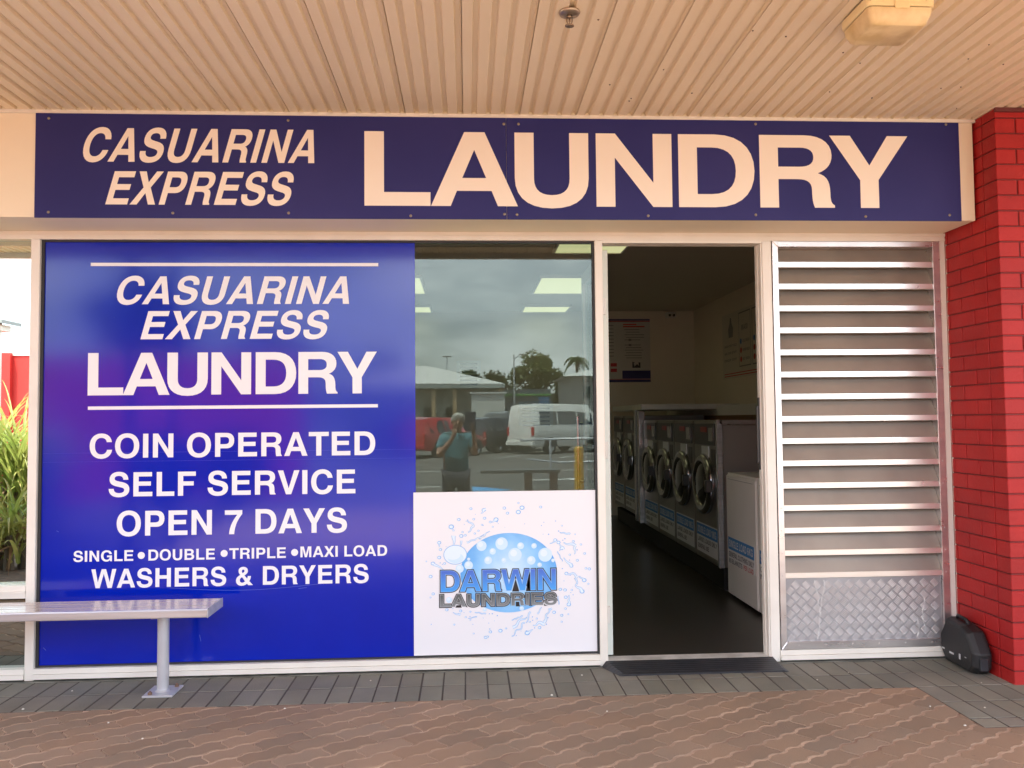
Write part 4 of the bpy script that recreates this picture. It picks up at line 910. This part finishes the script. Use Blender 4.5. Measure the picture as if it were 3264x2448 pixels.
# strappy plant
def strap_plant(name, lb, loc, n, h, sp_, seed, grp='strappy plants in front of the red wall'):
    t = thing(name, lb, 'plant', loc, group=grp); r_ = random.Random(seed); m1, m2 = MB(), MB()
    for k in range(n):
        dry = k < n*.22; a = r_.uniform(0, 2*pi); L = h*r_.uniform(.6, 1.1); w0 = r_.uniform(.008, .020); hh = h*r_.uniform(.15, .62); m__ = m2 if dry else m1
        out = sp_*r_.uniform(.35, 1.1); bx, by = r_.uniform(-.18, .18), r_.uniform(-.18, .18); S = 9; vs = []
        tz = r_.uniform(.45, 1.3)
        for i in range(S+1):
            s = i/S; rad = out*s**1.1; z = hh+L*(s*1.25-tz*s*s) if not dry else hh*(1-s*.9)+.1*sin(pi*s)
            ww = w0*(1-s**2.2)+.001; x_, y_ = bx+rad*cos(a), by+rad*sin(a); nx_, ny_ = -sin(a)*ww, cos(a)*ww
            vs += [(x_-nx_, y_-ny_, z), (x_, y_, z-.012*(1-s)), (x_+nx_, y_+ny_, z)]
        fs = [(i*3+j_, i*3+j_+1, (i+1)*3+j_+1, (i+1)*3+j_) for i in range(S) for j_ in (0, 1)]
        m__.add(vs, fs)
    m1.build('foliage', leaf_y, t, fixn=False); m2.build('dry_foliage', dry_leaf, t, fixn=False)
    st = MB()
    for k in range(5): a = k*1.3; st.tube([(.1*cos(a), .1*sin(a), 0), (.13*cos(a), .13*sin(a), h*.5)], [.05, .03], 7)
    st.build('stem', bark, t); return t
strap_plant('strappy_plant', 'tall bright strappy-leaved plant before the red wall, showing in the mirror window', (-5.05, -4.75, .05), 260, 1.42, .95, 1)
strap_plant('strappy_plant', 'strappy-leaved plant beside the tall one, half cut by the photo edge', (-6.0, -6.0, .05), 210, 1.45, .95, 2)
strap_plant('strappy_plant', 'short dry-stemmed strappy plant nearest the mirror window', (-4.25, -3.15, .05), 110, .72, .6, 3)
strap_plant('strappy_plant', 'low strappy-leaved plant further along the red wall', (-7.6, -10.6, -.1), 120, 1.3, .9, 4)
gb = thing('garden_bed', 'brown mulched garden bed under the strappy plants', 'garden bed', (0, 0, 0))
mb('cbox', -9, -3.55, -8.2, -2.2, -.1, .09, .02).build('mulch', pr('mulch', (.13, .085, .055), .95, col2=(.06, .04, .03), scale=25, bump=.8, bscale=40), gb)

def tree(name, lb, loc, r_, h, zt, seed, mat, nl=2600, ls=.30, shape=(1, 1, 1), grp='trees beyond the car park'):
    t = thing(name, lb, 'tree', loc, group=grp); rg = random.Random(seed)
    tr = MB(); tr.tube([(0, 0, 0), (.1, .05, h*.35), (.05, 0, h*.75)], [.22, .17, .07], 8)
    clumps = []
    for k in range(16):
        th = rg.uniform(0, 2*pi); ph = rg.uniform(-.6, 1.3); rad = r_*rg.uniform(.35, .8)
        c = Vector((rad*cos(th)*cos(ph)*shape[0], rad*sin(th)*cos(ph)*shape[1], h*.62+zt*.5*sin(ph)*rg.uniform(.6, .95))); clumps.append((c, r_*rg.uniform(.28, .46)))
        if k < 8: tr.tube([(.08, .03, h*.3), c*.6+Vector((0, 0, h*.15)), c], [.10, .05, .02], 6)
    tr.build('trunk', bark, t); lf = MB()
    for k in range(nl):
        c, cr_ = rg.choice(clumps); d = Vector((rg.gauss(0, 1), rg.gauss(0, 1), rg.gauss(0, .8))).normalized()*cr_*rg.uniform(.45, 1.08); p = c+d
        a = Vector((rg.gauss(0, 1), rg.gauss(0, 1), rg.gauss(0, .6))).normalized(); b_ = a.cross(Vector((rg.gauss(0, 1), rg.gauss(0, 1), rg.gauss(0, 1)))).normalized()
        s = ls*rg.uniform(.5, 1.1); lf.add([p-a*s, p+b_*s*.45, p+a*s, p-b_*s*.45], [(0, 1, 2, 3)])
    lf.build('crown', mat, t, fixn=False); return t
tree('spreading_tree', 'broad round green tree rising behind the white van', (5.15, -58, -.1), 2.15, 6.6, 5.0, 1, leaf_l, 4600, .20)
tree('spreading_tree', 'smaller dark tree left of the broad tree, over the shed roof', (.1, -60, -.1), 1.5, 6.0, 3.0, 2, leaf_d, 2600, .2)
tree('spreading_tree', 'dark tree touching the broad tree on its left', (2.1, -61, -.1), 1.5, 5.9, 3.0, 3, leaf_d, 2600, .2)
tree('spreading_tree', 'dark tree behind the shed apex at the far left of the pane', (-2.6, -62, -.1), 1.5, 6.2, 3.0, 4, leaf_d, 2200, .2)
tree('spreading_tree', 'low dark tree between the broad tree and the palm', (7.9, -59, -.1), 1.5, 5.0, 3.0, 5, leaf_d, 2200, .2)
for i, (x_, y_, lb) in enumerate(((-9, -34, 'leafy tree overhanging the red building at its right end'), (-9.9, -20.5, 'leafy tree rising close behind the red building'), (-5.5, -48, 'leafy tree between the red building and the shed'))):
    tree('leafy_tree', lb, (x_, y_, -.1), 1.7 if i == 1 else 2.4, 7.2 if i == 1 else 6.2, 3.4, 20+i, leaf_d, 2600, .2)
for i, (x_, y_) in enumerate(((-5.3, -9.8), (-4.2, -10.4))):
    t = thing('shrub', ('leafy shrub before the red wall, left one of two', 'leafy shrub before the end of the red wall, right one of two')[i], 'shrub', (x_, y_, -.1), group='shrubs before the red wall'); rg = random.Random(40+i); lf = MB()
    for k in range(1500):
        d = Vector((rg.gauss(0, 1), rg.gauss(0, 1), rg.gauss(0, 1))).normalized()*rg.uniform(.5, 1); p = Vector((d.x*.7, d.y*.6, .75+d.z*.7)); a = Vector((rg.gauss(0, 1), rg.gauss(0, 1), rg.gauss(0, 1))).normalized(); b_ = a.orthogonal().normalized(); s = rg.uniform(.04, .1)
        lf.add([p-a*s, p+b_*s*.5, p+a*s, p-b_*s*.5], [(0, 1, 2, 3)])
    lf.build('foliage', leaf_d, t, fixn=False); st = MB()
    for k in range(4): st.tube([(.05*k-.1, 0, 0), (.2*k-.3, 0, .9)], [.03, .015], 6)
    st.build('stem', bark, t)
pm = thing('palm_tree', 'lone palm tree against the sky at the right of the clear pane', 'tree', (6.30, -42, -.1))
m_ = MB(); m_.tube([(0, 0, 0), (.05, 0, 2.5), (0, 0, 5.0)], [.12, .09, .06], 8); m_.build('trunk', bark, pm)
fr2 = MB(); rg = random.Random(9)
for k in range(15):
    a = k*2.4+rg.uniform(-.2, .2); L = rg.uniform(.7, .95); el = rg.uniform(-.1, 1.1); prev = Vector((0, 0, 5.0)); S = 10
    for i in range(1, S+1):
        s = i/S; p = Vector((cos(a)*L*s*cos(el*.7), sin(a)*L*s*cos(el*.7), 5.0+L*(sin(el)*s*1.1-1.0*s*s))); d = (p-prev).normalized(); sd = d.cross(Vector((0, 0, 1))).normalized()
        for sg_ in (-1, 1):
            tip = p+sd*sg_*.17*(1-s*.5)+Vector((0, 0, -.16)); fr2.add([prev, p, tip+d*.05, tip], [(0, 1, 2, 3)])
        prev = p
fr2.build('crown', leaf_d, pm, fixn=False)

# shed with white hip roof (left) and pale building (right)
sh = thing('market_shed', 'open shed with a wide white hip roof across the car park', 'building', (0, 0, 0))
roofm = pr('white_roof_sheet', (.66, .66, .64), .5, col2=(.60, .60, .58), scale=2); pale = pr('pale_render', (.42, .42, .38), .7, col2=(.38, .38, .34), scale=1)
A = (-2.55, -49, 5.0); m_ = MB(); e0 = (-8, -43, 3.60); e1 = (2.25, -43, 3.55); e2 = (2.25, -55, 3.55); e3 = (-8, -55, 3.60)
m_.add([e0, e1, e2, e3, A, (-4.2, -49, 5.02)], [(0, 1, 4, 5), (1, 2, 4), (2, 3, 5, 4), (3, 0, 5), (0, 3, 2, 1)]); m_.build('roof', roofm, sh)
mb('box', -8, 2.2, -43.15, -43.0, 3.30, 3.545).build('fascia', pr('shed_gutter', (.30, .33, .32), .5), sh)
mb('box', -7.6, 1.2, -47, -44.5, -.1, 3.3).build('wall', pale, sh)
for k, X in enumerate((-1.95, -.72, 1.95)):
    mb('cbox', X-.12, X+.12, -43.4, -43.16, -.1, 3.3, .02).build('post', pr('orange_post', (.42, .30, .18), .6), sh)
for X in (-2.6, -1.3, .3): mb('box', X, X+.55, -44.49, -44.44, 1.2, 2.2).build('window', pr('dark_window', (.04, .05, .06), .1), sh)
wb = thing('white_outbuilding', 'low white wall building behind the parked cars', 'building', (0, 0, 0))
mb('box', .25, 2.1, -42.6, -41, -.1, 2.9).build('wall', pr('white_render', (.62, .62, .58), .7), wb); mb('box', .15, 2.2, -42.7, -40.9, 2.905, 3.0).build('roof', roofm, wb)
hb = thing('house', 'pale house with white eave at the right edge of the clear pane', 'building', (0, 0, 0))
mb('box', 5.45, 14, -44, -38, -.1, 3.68).build('wall', pr('grey_render', (.40, .39, .36), .7), hb)
m_ = MB(); m_.add([(5.0, -37.5, 3.68), (14.5, -37.5, 3.68), (14.5, -44.5, 3.68), (5.0, -44.5, 3.68), (8.5, -41, 4.6), (12, -41, 4.6)], [(0, 1, 5, 4), (1, 2, 5), (2, 3, 4, 5), (3, 0, 4), (0, 3, 2, 1)]); m_.build('roof', roofm, hb)
mb('box', 6.1, 6.45, -37.99, -37.95, 2.55, 3.15).build('window', MATS['dark_window'], hb)
fc = thing('shop_canopy', 'dark shopfront strip with a green stripe behind the white van', 'building', (0, 0, 0))
mb('box', 2.3, 5.4, -50, -48, -.1, 3.4).build('wall', pr('dark_shopfront', (.10, .12, .14), .5), fc); mb('box', 2.3, 5.4, -48, -47.9, 3.0, 3.08).build('stripe', pr('green_stripe', (.15, .45, .10), .5), fc); mb('box', 4.6, 5.3, -48, -47.92, 2.2, 2.9).build('sign_board', pr('blue_board', (.06, .16, .32), .5), fc)
pw = mb('box', -8, 14, -62.5, -62.3, -.1, 3.6)
fz = thing('far_hedge_wall', 'dark low wall under the far trees', 'wall', (0, 0, 0)); pw.build('wall', pr('dark_green_wall', (.05, .06, .04), .9), fz)

def light_pole(loc, h, arm, lb):
    t = thing('light_pole', lb, 'lamp post', loc, group='lamp posts in the car park'); m_ = MB(); m_.tube([(0, 0, 0), (0, 0, h)], [.07, .045], 10)
    if arm: m_.tube([(0, 0, h-.3), (arm, 0, h)], .03, 8)
    m_.build('pole', steel_paint, t); m_ = MB()
    if arm: m_.cbox(arm-.05, arm+.30, -.08, .08, h-.02, h+.05, .01)
    else: m_.cbox(-.3, .3, -.12, .12, h, h+.08, .01)
    m_.build('lamp_head', pr('lamp_head', (.2, .2, .2), .5), t)
light_pole((-1.45, -55, -.1), 6.15, 0, 'lamp post with flat twin head over the shed roof'); light_pole((2.85, -45, -.1), 5.5, .35, 'lamp post with a short arm before the broad tree')

# ---------------- vehicles, lofted bodies
tyre_m = pr('tyre', (.02, .02, .02), .8); rim_m = pr('alloy_rim', (.5, .5, .5), .3, metal=.9); vglass = pr('vehicle_glass', (.015, .02, .022), .05, coat=1, spec=.8); tail_m = pr('tail_lamp', (.5, .02, .02), .2)
def vehicle(name, lb, cat, loc, rz, paint, prof, W_, wheels, wr, wins, rear, grp=None):
    """prof: stations (x, z_low, z_belt, z_roof, half width low, half width roof); x from rear(0) to front"""
    t = thing(name, lb, cat, loc, rz=rz, group=grp); rings = []
    for (x_, zl, zb_, zr, hw, hr) in prof:
        half = [(hw*.92, zl), (hw, zl+.12), (hw*1.0, zb_), (hr*.99, zr-.10), (hr*.90, zr-.02), (hr*.5, zr)]
        rings.append([(x_, -a, z) for a, z in reversed(half)][::-1][::-1]+[(x_, a, z) for a, z in half][::-1][::-1] if False else [(x_, a, z) for a, z in half]+[(x_, -a, z) for a, z in reversed(half)])
    b_ = loft(rings, 'body', paint, t)
    def side(x_, z):
        for p, q in zip(prof[:-1], prof[1:]):
            if p[0] <= x_ <= q[0]:
                s = (x_-p[0])/(q[0]-p[0]); v = [p[i]+(q[i]-p[i])*s for i in range(6)]; break
        else: v = prof[-1]
        if z <= v[2]: return v[4]
        u = min(1, (z-v[2])/(v[3]-.10-v[2])); return v[4]+(v[5]*.99-v[4])*u
    for (xa, xb, za, zb_, zc_, zd) in wins:  # bottom z at a/b, top z at a/b
        for s in (-1, 1):
            m_ = MB(); e = .012
            m_.quad((xa, s*(side(xa, za)+e), za), (xb, s*(side(xb, zb_)+e), zb_), (xb, s*(side(xb, zd)+e), zd), (xa, s*(side(xa, zc_)+e), zc_)); m_.build('side_window', vglass, t)
    (x0_, z0_, x1_, z1_, hw1, hw2) = rear
    m_ = MB(); m_.quad((x0_-.02, -hw1, z0_), (x0_-.02, hw1, z0_), (x1_-.02, hw2, z1_), (x1_-.02, -hw2, z1_)); m_.build('rear_window', vglass, t)
    for s in (-1, 1): m_ = MB(); m_.cbox(-.03, .06, s*W_*.86-.07, s*W_*.86+.07, z0_-.42, z0_-.05, .01); m_.build('tail_lamp', tail_m, t)
    m_ = MB(); m_.cbox(-.10, .12, -W_*.95, W_*.95, .38, .58, .03); m_.build('rear_bumper', paint, t)
    m_ = MB(); m_.box(-.112, -.102, -.26, .26, .62, .74); m_.build('number_plate', notice_w, t)
    for wx in wheels:
        for s in (-1, 1):
            m_ = MB(); y0 = s*(W_-.20); y1 = s*(W_+.01); m_.lathe([(wr*.62, y1), (wr*.96, y1), (wr, y1-s*.03), (wr, y0), (wr*.5, y0)], (wx, 0, wr), 'y', 24); wo = m_.build('wheel', tyre_m, t, ang=40)
            m_ = MB(); m_.lathe([(wr*.63, y1-s*.01), (wr*.55, y1-s*.04), (wr*.15, y1-s*.02), (0, y1-s*.01)], (wx, 0, wr), 'y', 20); m_.build('rim', rim_m, wo)
            m_ = MB(); arch = [(wx+(wr+.09)*cos(a), wr+(wr+.09)*sin(a)) for a in [pi*k/12 for k in range(13)]]
            m_.prism(arch, s*(W_-.02), s*(W_+.006), 'y'); m_.build('wheel_arch', tyre_m, t)
    return t
white_car = pr('white_car_paint', (.80, .79, .75), .25, coat=.6); red_car = pr('red_car_paint', (.45, .02, .03), .25, coat=.6); dark_car = pr('dark_car_paint', (.04, .045, .06), .25, coat=.6); grey_car = pr('grey_car_paint', (.16, .17, .18), .3, coat=.6)
vprof = [(0, .42, 1.05, 1.95, .86, .70), (.10, .35, 1.05, 2.18, .90, .76), (.5, .32, 1.05, 2.25, .93, .80), (2.0, .32, 1.05, 2.26, .94, .81), (3.6, .32, 1.05, 2.22, .94, .80), (4.15, .32, 1.02, 1.75, .93, .76), (4.55, .35, .98, 1.25, .90, .72), (4.78, .45, .80, 1.0, .80, .66)]
vw = [(.40, 1.45, 1.30, 1.30, 1.90, 1.90), (1.52, 2.70, 1.30, 1.30, 1.90, 1.90), (2.80, 3.75, 1.28, 1.28, 1.88, 1.80)]
VX, VY = 3.40, -31.0; vrz = radians(-38)
vehicle('minibus', 'white high-roof minibus parked across the car park', 'minibus', (2.35, -31.9, -.1), vrz, white_car, vprof, .94, (1.0, 3.6), .33, vw, (.02, 1.25, .12, 1.95, .70, .62))
cprof = [(0, .40, .95, 1.10, .80, .66), (.12, .32, 1.0, 1.58, .86, .62), (.6, .30, 1.0, 1.68, .90, .66), (2.0, .30, .98, 1.66, .90, .66), (2.75, .30, .95, 1.25, .90, .66), (3.0, .30, .93, 1.05, .88, .68), (4.0, .32, .78, .90, .85, .62), (4.2, .40, .62, .75, .76, .55)]
cw = [(.35, 1.25, 1.02, 1.02, 1.48, 1.55), (1.33, 2.30, 1.02, 1.0, 1.55, 1.45)]
vehicle('hatchback', 'red hatchback parked left of the photographer reflection', 'car', (-2.35, -28.6, -.1), radians(-52), red_car, cprof, .90, (.85, 3.35), .32, cw, (.03, 1.05, .14, 1.5, .62, .52), 'parked cars')
vehicle('hatchback', 'dark hatchback at the left edge, behind the red one', 'car', (-3.95, -28.4, -.1), radians(-52), dark_car, cprof, .90, (.85, 3.35), .32, cw, (.03, 1.05, .14, 1.5, .62, .52), 'parked cars')
vehicle('hatchback', 'navy car between the photographer and the minibus', 'car', (.2, -33.0, -.1), radians(-48), dark_car, cprof, .90, (.85, 3.35), .32, cw, (.03, 1.05, .14, 1.5, .62, .52), 'parked cars')
vehicle('wagon', 'tall grey wagon beside the minibus', 'car', (1.15, -34.4, -.1), radians(-45), grey_car, [(a, b_, c+.12, d+.28, e, f_) for a, b_, c, d, e, f_ in cprof], .92, (.85, 3.35), .36, [(a, b_, c+.15, d+.15, e+.25, f_+.25) for a, b_, c, d, e, f_ in cw], (.03, 1.25, .14, 1.72, .64, .54), 'parked cars')

# painted bay lines, blue accessible marking
ml = MB()
for X in (-9, -6.4, -3.8, -1.2, 1.4, 4.0, 6.6, 9.2):
    ml.prism([(X, -34), (X+.1, -34), (X-2.9, -28), (X-3.0, -28)], -.0995, -.094, 'z')
ml.box(-12, 12, -20.1, -20.0, -.0995, -.094); ml.prism([(-1.6, -14.0), (-.2, -14.5), (-.2, -14.62), (-1.6, -14.12)], -.0995, -.094, 'z')
ml.prism([(1.5, -16.0), (2.6, -16.2), (2.6, -16.0), (3.1, -16.3), (2.6, -16.6), (2.6, -16.4), (1.5, -16.2)], -.0995, -.094, 'z')
setting(ml, 'road_marking', pr('road_paint', (.62, .62, .60), .7)); bm_ = MB(); bm_.prism([(.10, -14.3), (.95, -13.3), (.10, -12.3)], -.0995, -.093, 'z'); setting(bm_, 'blue_marking', pr('blue_road_paint', (.10, .32, .62), .7))
bo_ = thing('bollard', 'yellow steel bollard standing in the car park', 'bollard', (1.875, -9.0, -.1)); m_ = MB(); m_.lathe([(.0, 1.075), (.06, 1.07), (.078, 1.05), (.080, 0)], (0, 0, 0), 'z', 24); m_.build('post', pr('yellow_paint', (.70, .42, .06), .45, col2=(.62, .36, .05), scale=8), bo_, ang=40); mb('lathe', [(.08, .0), (.14, .0), (.14, .012), (.08, .012)], (0, 0, 0), 'z', 24).build('base_plate', steel_paint, bo_)
rl = thing('trolley_rail', 'grey tubular trolley bay rail behind the yellow bollard', 'rail', (0, -14, -.1)); m_ = MB(); m_.tube([(1.3, -1.2, 1.02), (1.9, 0, 1.08), (4.4, 0, 1.10)], .03, 10); m_.tube([(1.5, -1.6, .55), (2.1, 0, .55), (4.4, 0, .58)], .025, 10); m_.build('rail_tube', steel_paint, rl, smooth=True)
for X in (1.9, 3.0, 4.2): mb('tube', [(X, 0, 0), (X, 0, 1.08)], .03, 10).build('post', steel_paint, rl)
b2 = thing('far_bench', 'grey slab bench on two square legs behind the camera', 'bench', (0, 0, 0)); mb('cbox', .2, 1.45, -8.3, -8.0, .60, .66, .01).build('seat', pr('grey_slab', (.12, .12, .12), .6), b2)
for X in (.95, 1.35): mb('cbox', X-.06, X+.06, -8.2, -8.08, -.1, .60, .005).build('leg', pr('brown_leg', (.20, .15, .12), .6), b2)

# ================================================================== THE PHOTOGRAPHER (mirrored in the glass)
skin_m = pr('skin', (.42, .24, .17), .5); hair_m = pr('grey_hair', (.55, .53, .50), .7, col2=(.38, .36, .34), scale=30, bump=.5, bscale=90)
shirt_m = pr('teal_patterned_shirt', (.03, .13, .19), .7, col2=(.12, .30, .36), scale=9, bump=.1, bscale=40); trou_m = pr('dark_trousers', (.05, .05, .07), .8)
def skin(name, pts, edges, mat, parent, root=0, sub=2):
    me = bpy.data.meshes.new(name); me.from_pydata([p[:3] for p in pts], edges, []); me.materials.append(mat)
    o = bpy.data.objects.new(name, me); COL.objects.link(o); o.parent = parent
    sk_ = o.modifiers.new('skin', 'SKIN'); sk_.use_smooth_shade = True
    for i, p in enumerate(pts):
        r_ = p[3]; me.skin_vertices[0].data[i].radius = r_ if isinstance(r_, tuple) else (r_, r_); me.skin_vertices[0].data[i].use_root = (i == root)
    sb = o.modifiers.new('sub', 'SUBSURF'); sb.levels = sub; sb.render_levels = sub; return o
pe = thing('person', 'grey-haired person in a teal patterned shirt holding up a phone to take the picture', 'person', (-.14, -5.10, 0))
# coordinates local: x right, y towards the shop, z up
H = dict(pelvis=(0, 0, .80, (.15, .11)), waist=(0, 0, .95, (.135, .10)), chest=(0, .01, 1.14, (.15, .105)), neckb=(0, 0, 1.26, .06), neck=(.01, .02, 1.31, .05), head=(.03, .04, 1.40, (.072, .085)), crown=(.03, .03, 1.47, (.068, .08)), top=(.03, .03, 1.515, .04),
    shR=(.155, .0, 1.22, .052), elR=(.235, .07, 1.02, .040), wrR=(.215, .20, 1.26, .027), palR=(.210, .225, 1.32, .026),
    shL=(-.155, .0, 1.22, .052), elL=(-.20, .12, 1.01, .040), wrL=(-.05, .20, 1.20, .027), palL=(-.02, .205, 1.26, .026),
    hipR=(.085, 0, .76, .085), knR=(.10, .02, .42, .055), anR=(.10, -.02, .07, .038), toR=(.11, .11, .035, .035), hipL=(-.085, 0, .76, .085), knL=(-.10, .02, .42, .055), anL=(-.10, -.02, .07, .038), toL=(-.11, .11, .035, .035))
ks = list(H); ix = {k: i for i, k in enumerate(ks)}; E_ = [('pelvis', 'waist'), ('waist', 'chest'), ('chest', 'neckb'), ('neckb', 'neck'), ('neck', 'head'), ('head', 'crown'), ('crown', 'top'), ('chest', 'shR'), ('shR', 'elR'), ('elR', 'wrR'), ('wrR', 'palR'), ('chest', 'shL'), ('shL', 'elL'), ('elL', 'wrL'), ('wrL', 'palL'), ('pelvis', 'hipR'), ('hipR', 'knR'), ('knR', 'anR'), ('anR', 'toR'), ('pelvis', 'hipL'), ('hipL', 'knL'), ('knL', 'anL'), ('anL', 'toL')]
P_ = [H[k] for k in ks]; EE = [(ix[a], ix[b_]) for a, b_ in E_]
# fingers rooted in the palms, curled round the phone / against the chin
for pal, sg_, base_ in (('palR', 1, (.210, .225, 1.32)), ('palL', -1, (-.02, .205, 1.26))):
    for k in range(4):
        z_ = base_[2]-.012+.020*k; i0 = len(P_)
        P_ += [(base_[0]+.004*sg_, base_[1]+.018, z_+.01, .0095), (base_[0]-.012*sg_, base_[1]+.048-.004*abs(k-1.5), z_+.016, .0085), (base_[0]-.035*sg_, base_[1]+.058-.004*abs(k-1.5), z_+.018, .0072)]
        EE += [(ix[pal], i0), (i0, i0+1), (i0+1, i0+2)]
    i0 = len(P_); P_ += [(base_[0]-.018*sg_, base_[1]+.005, base_[2]+.03, .011), (base_[0]-.035*sg_, base_[1]+.018, base_[2]+.055, .009)]; EE += [(ix[pal], i0), (i0, i0+1)]
bdy = skin('body', P_, EE, skin_m, pe, 0)
def sub_(keys, edges, grow, nm, mat, mod=None):
    q = []
    for k in keys:
        a = H[k]; r_ = a[3]; r_ = tuple(v_+grow for v_ in r_) if isinstance(r_, tuple) else r_+grow; q.append((a[0], a[1], a[2], r_))
    if mod: mod(q)
    return skin(nm, q, [(keys.index(a), keys.index(b_)) for a, b_ in edges], mat, pe)
def shirt_mod(q):
    q[0] = (0, 0, .70, (.18, .135)); q[5] = (.215, .045, 1.07, .058); q[7] = (-.19, .075, 1.07, .058)
sub_(['pelvis', 'waist', 'chest', 'neckb', 'shR', 'elR', 'shL', 'elL'], [('pelvis', 'waist'), ('waist', 'chest'), ('chest', 'neckb'), ('chest', 'shR'), ('shR', 'elR'), ('chest', 'shL'), ('shL', 'elL')], .024, 'shirt', shirt_m, shirt_mod)
sub_(['pelvis', 'hipR', 'knR', 'anR', 'hipL', 'knL', 'anL'], [('pelvis', 'hipR'), ('hipR', 'knR'), ('knR', 'anR'), ('pelvis', 'hipL'), ('hipL', 'knL'), ('knL', 'anL')], .016, 'trousers', trou_m)
hr = MB(); rg = random.Random(6)
for i in range(9):
    ph = -.15+1.75*i/8
    for k in range(20):
        pass
hv = []
NN = 20
for i in range(8):
    ph = -.35+(pi/2+.35)*i/7
    for k in range(NN):
        a = 2*pi*k/NN; fr_ = max(0, sin(a)); rad = 1+.05*sin(7*a+i)
        zz = 1.425+.098*sin(ph)*rad+(.045*fr_ if ph < .5 else 0)
        hv.append((.03+.086*cos(ph)*cos(a)*rad, .025+.100*cos(ph)*sin(a)*rad-.012*fr_, zz))
hr.add(hv, [(i*NN+k, i*NN+(k+1) % NN, (i+1)*NN+(k+1) % NN, (i+1)*NN+k) for i in range(7) for k in range(NN)]); hr.build('hair', hair_m, pe, smooth=True)
fc_ = MB()
for s in (-1, 1): fc_.lathe([(0, .012), (.010, .006), (.012, -.01)], (.03+s*.032, .128, 1.425), 'y', 10)
fc_.build('eye', pr('dark_eye', (.03, .02, .02), .2), pe)
m_ = MB(); m_.tube([(.03, .118, 1.42), (.03, .138, 1.395), (.03, .122, 1.385)], [.008, .014, .010], 8); m_.build('nose', skin_m, pe, smooth=True); m_ = MB(); m_.tube([(.006, .122, 1.358), (.03, .128, 1.356), (.054, .122, 1.358)], [.004, .006, .004], 6); m_.build('mouth', pr('lips', (.30, .10, .09), .5), pe)
for s in (-1, 1): mb('lathe', [(0, .012), (.018, .008), (.022, 0), (.012, -.008)], (.03+s*.080, .03, 1.405), 'x', 12).build('ear', skin_m, pe)
sh_ = MB()
for s in (-1, 1): sh_.cbox(s*.105-.045, s*.105+.045, -.07, .17, .0, .07, .02)
sh_.build('shoes', pr('dark_shoe', (.03, .03, .03), .6), pe)
ph_ = thing('phone', 'dark blue phone held up in the photographer hand', 'phone', (.085, -4.845, 1.43))
mb('cbox', -.115, .015, -.004, .004, -.115, .10, .003).build('case', pr('navy_case', (.02, .03, .08), .4), ph_); mb('box', -.108, .008, -.0065, -.0045, -.105, .09).build('screen', pr('dark_screen', (.03, .04, .08), .1), ph_)
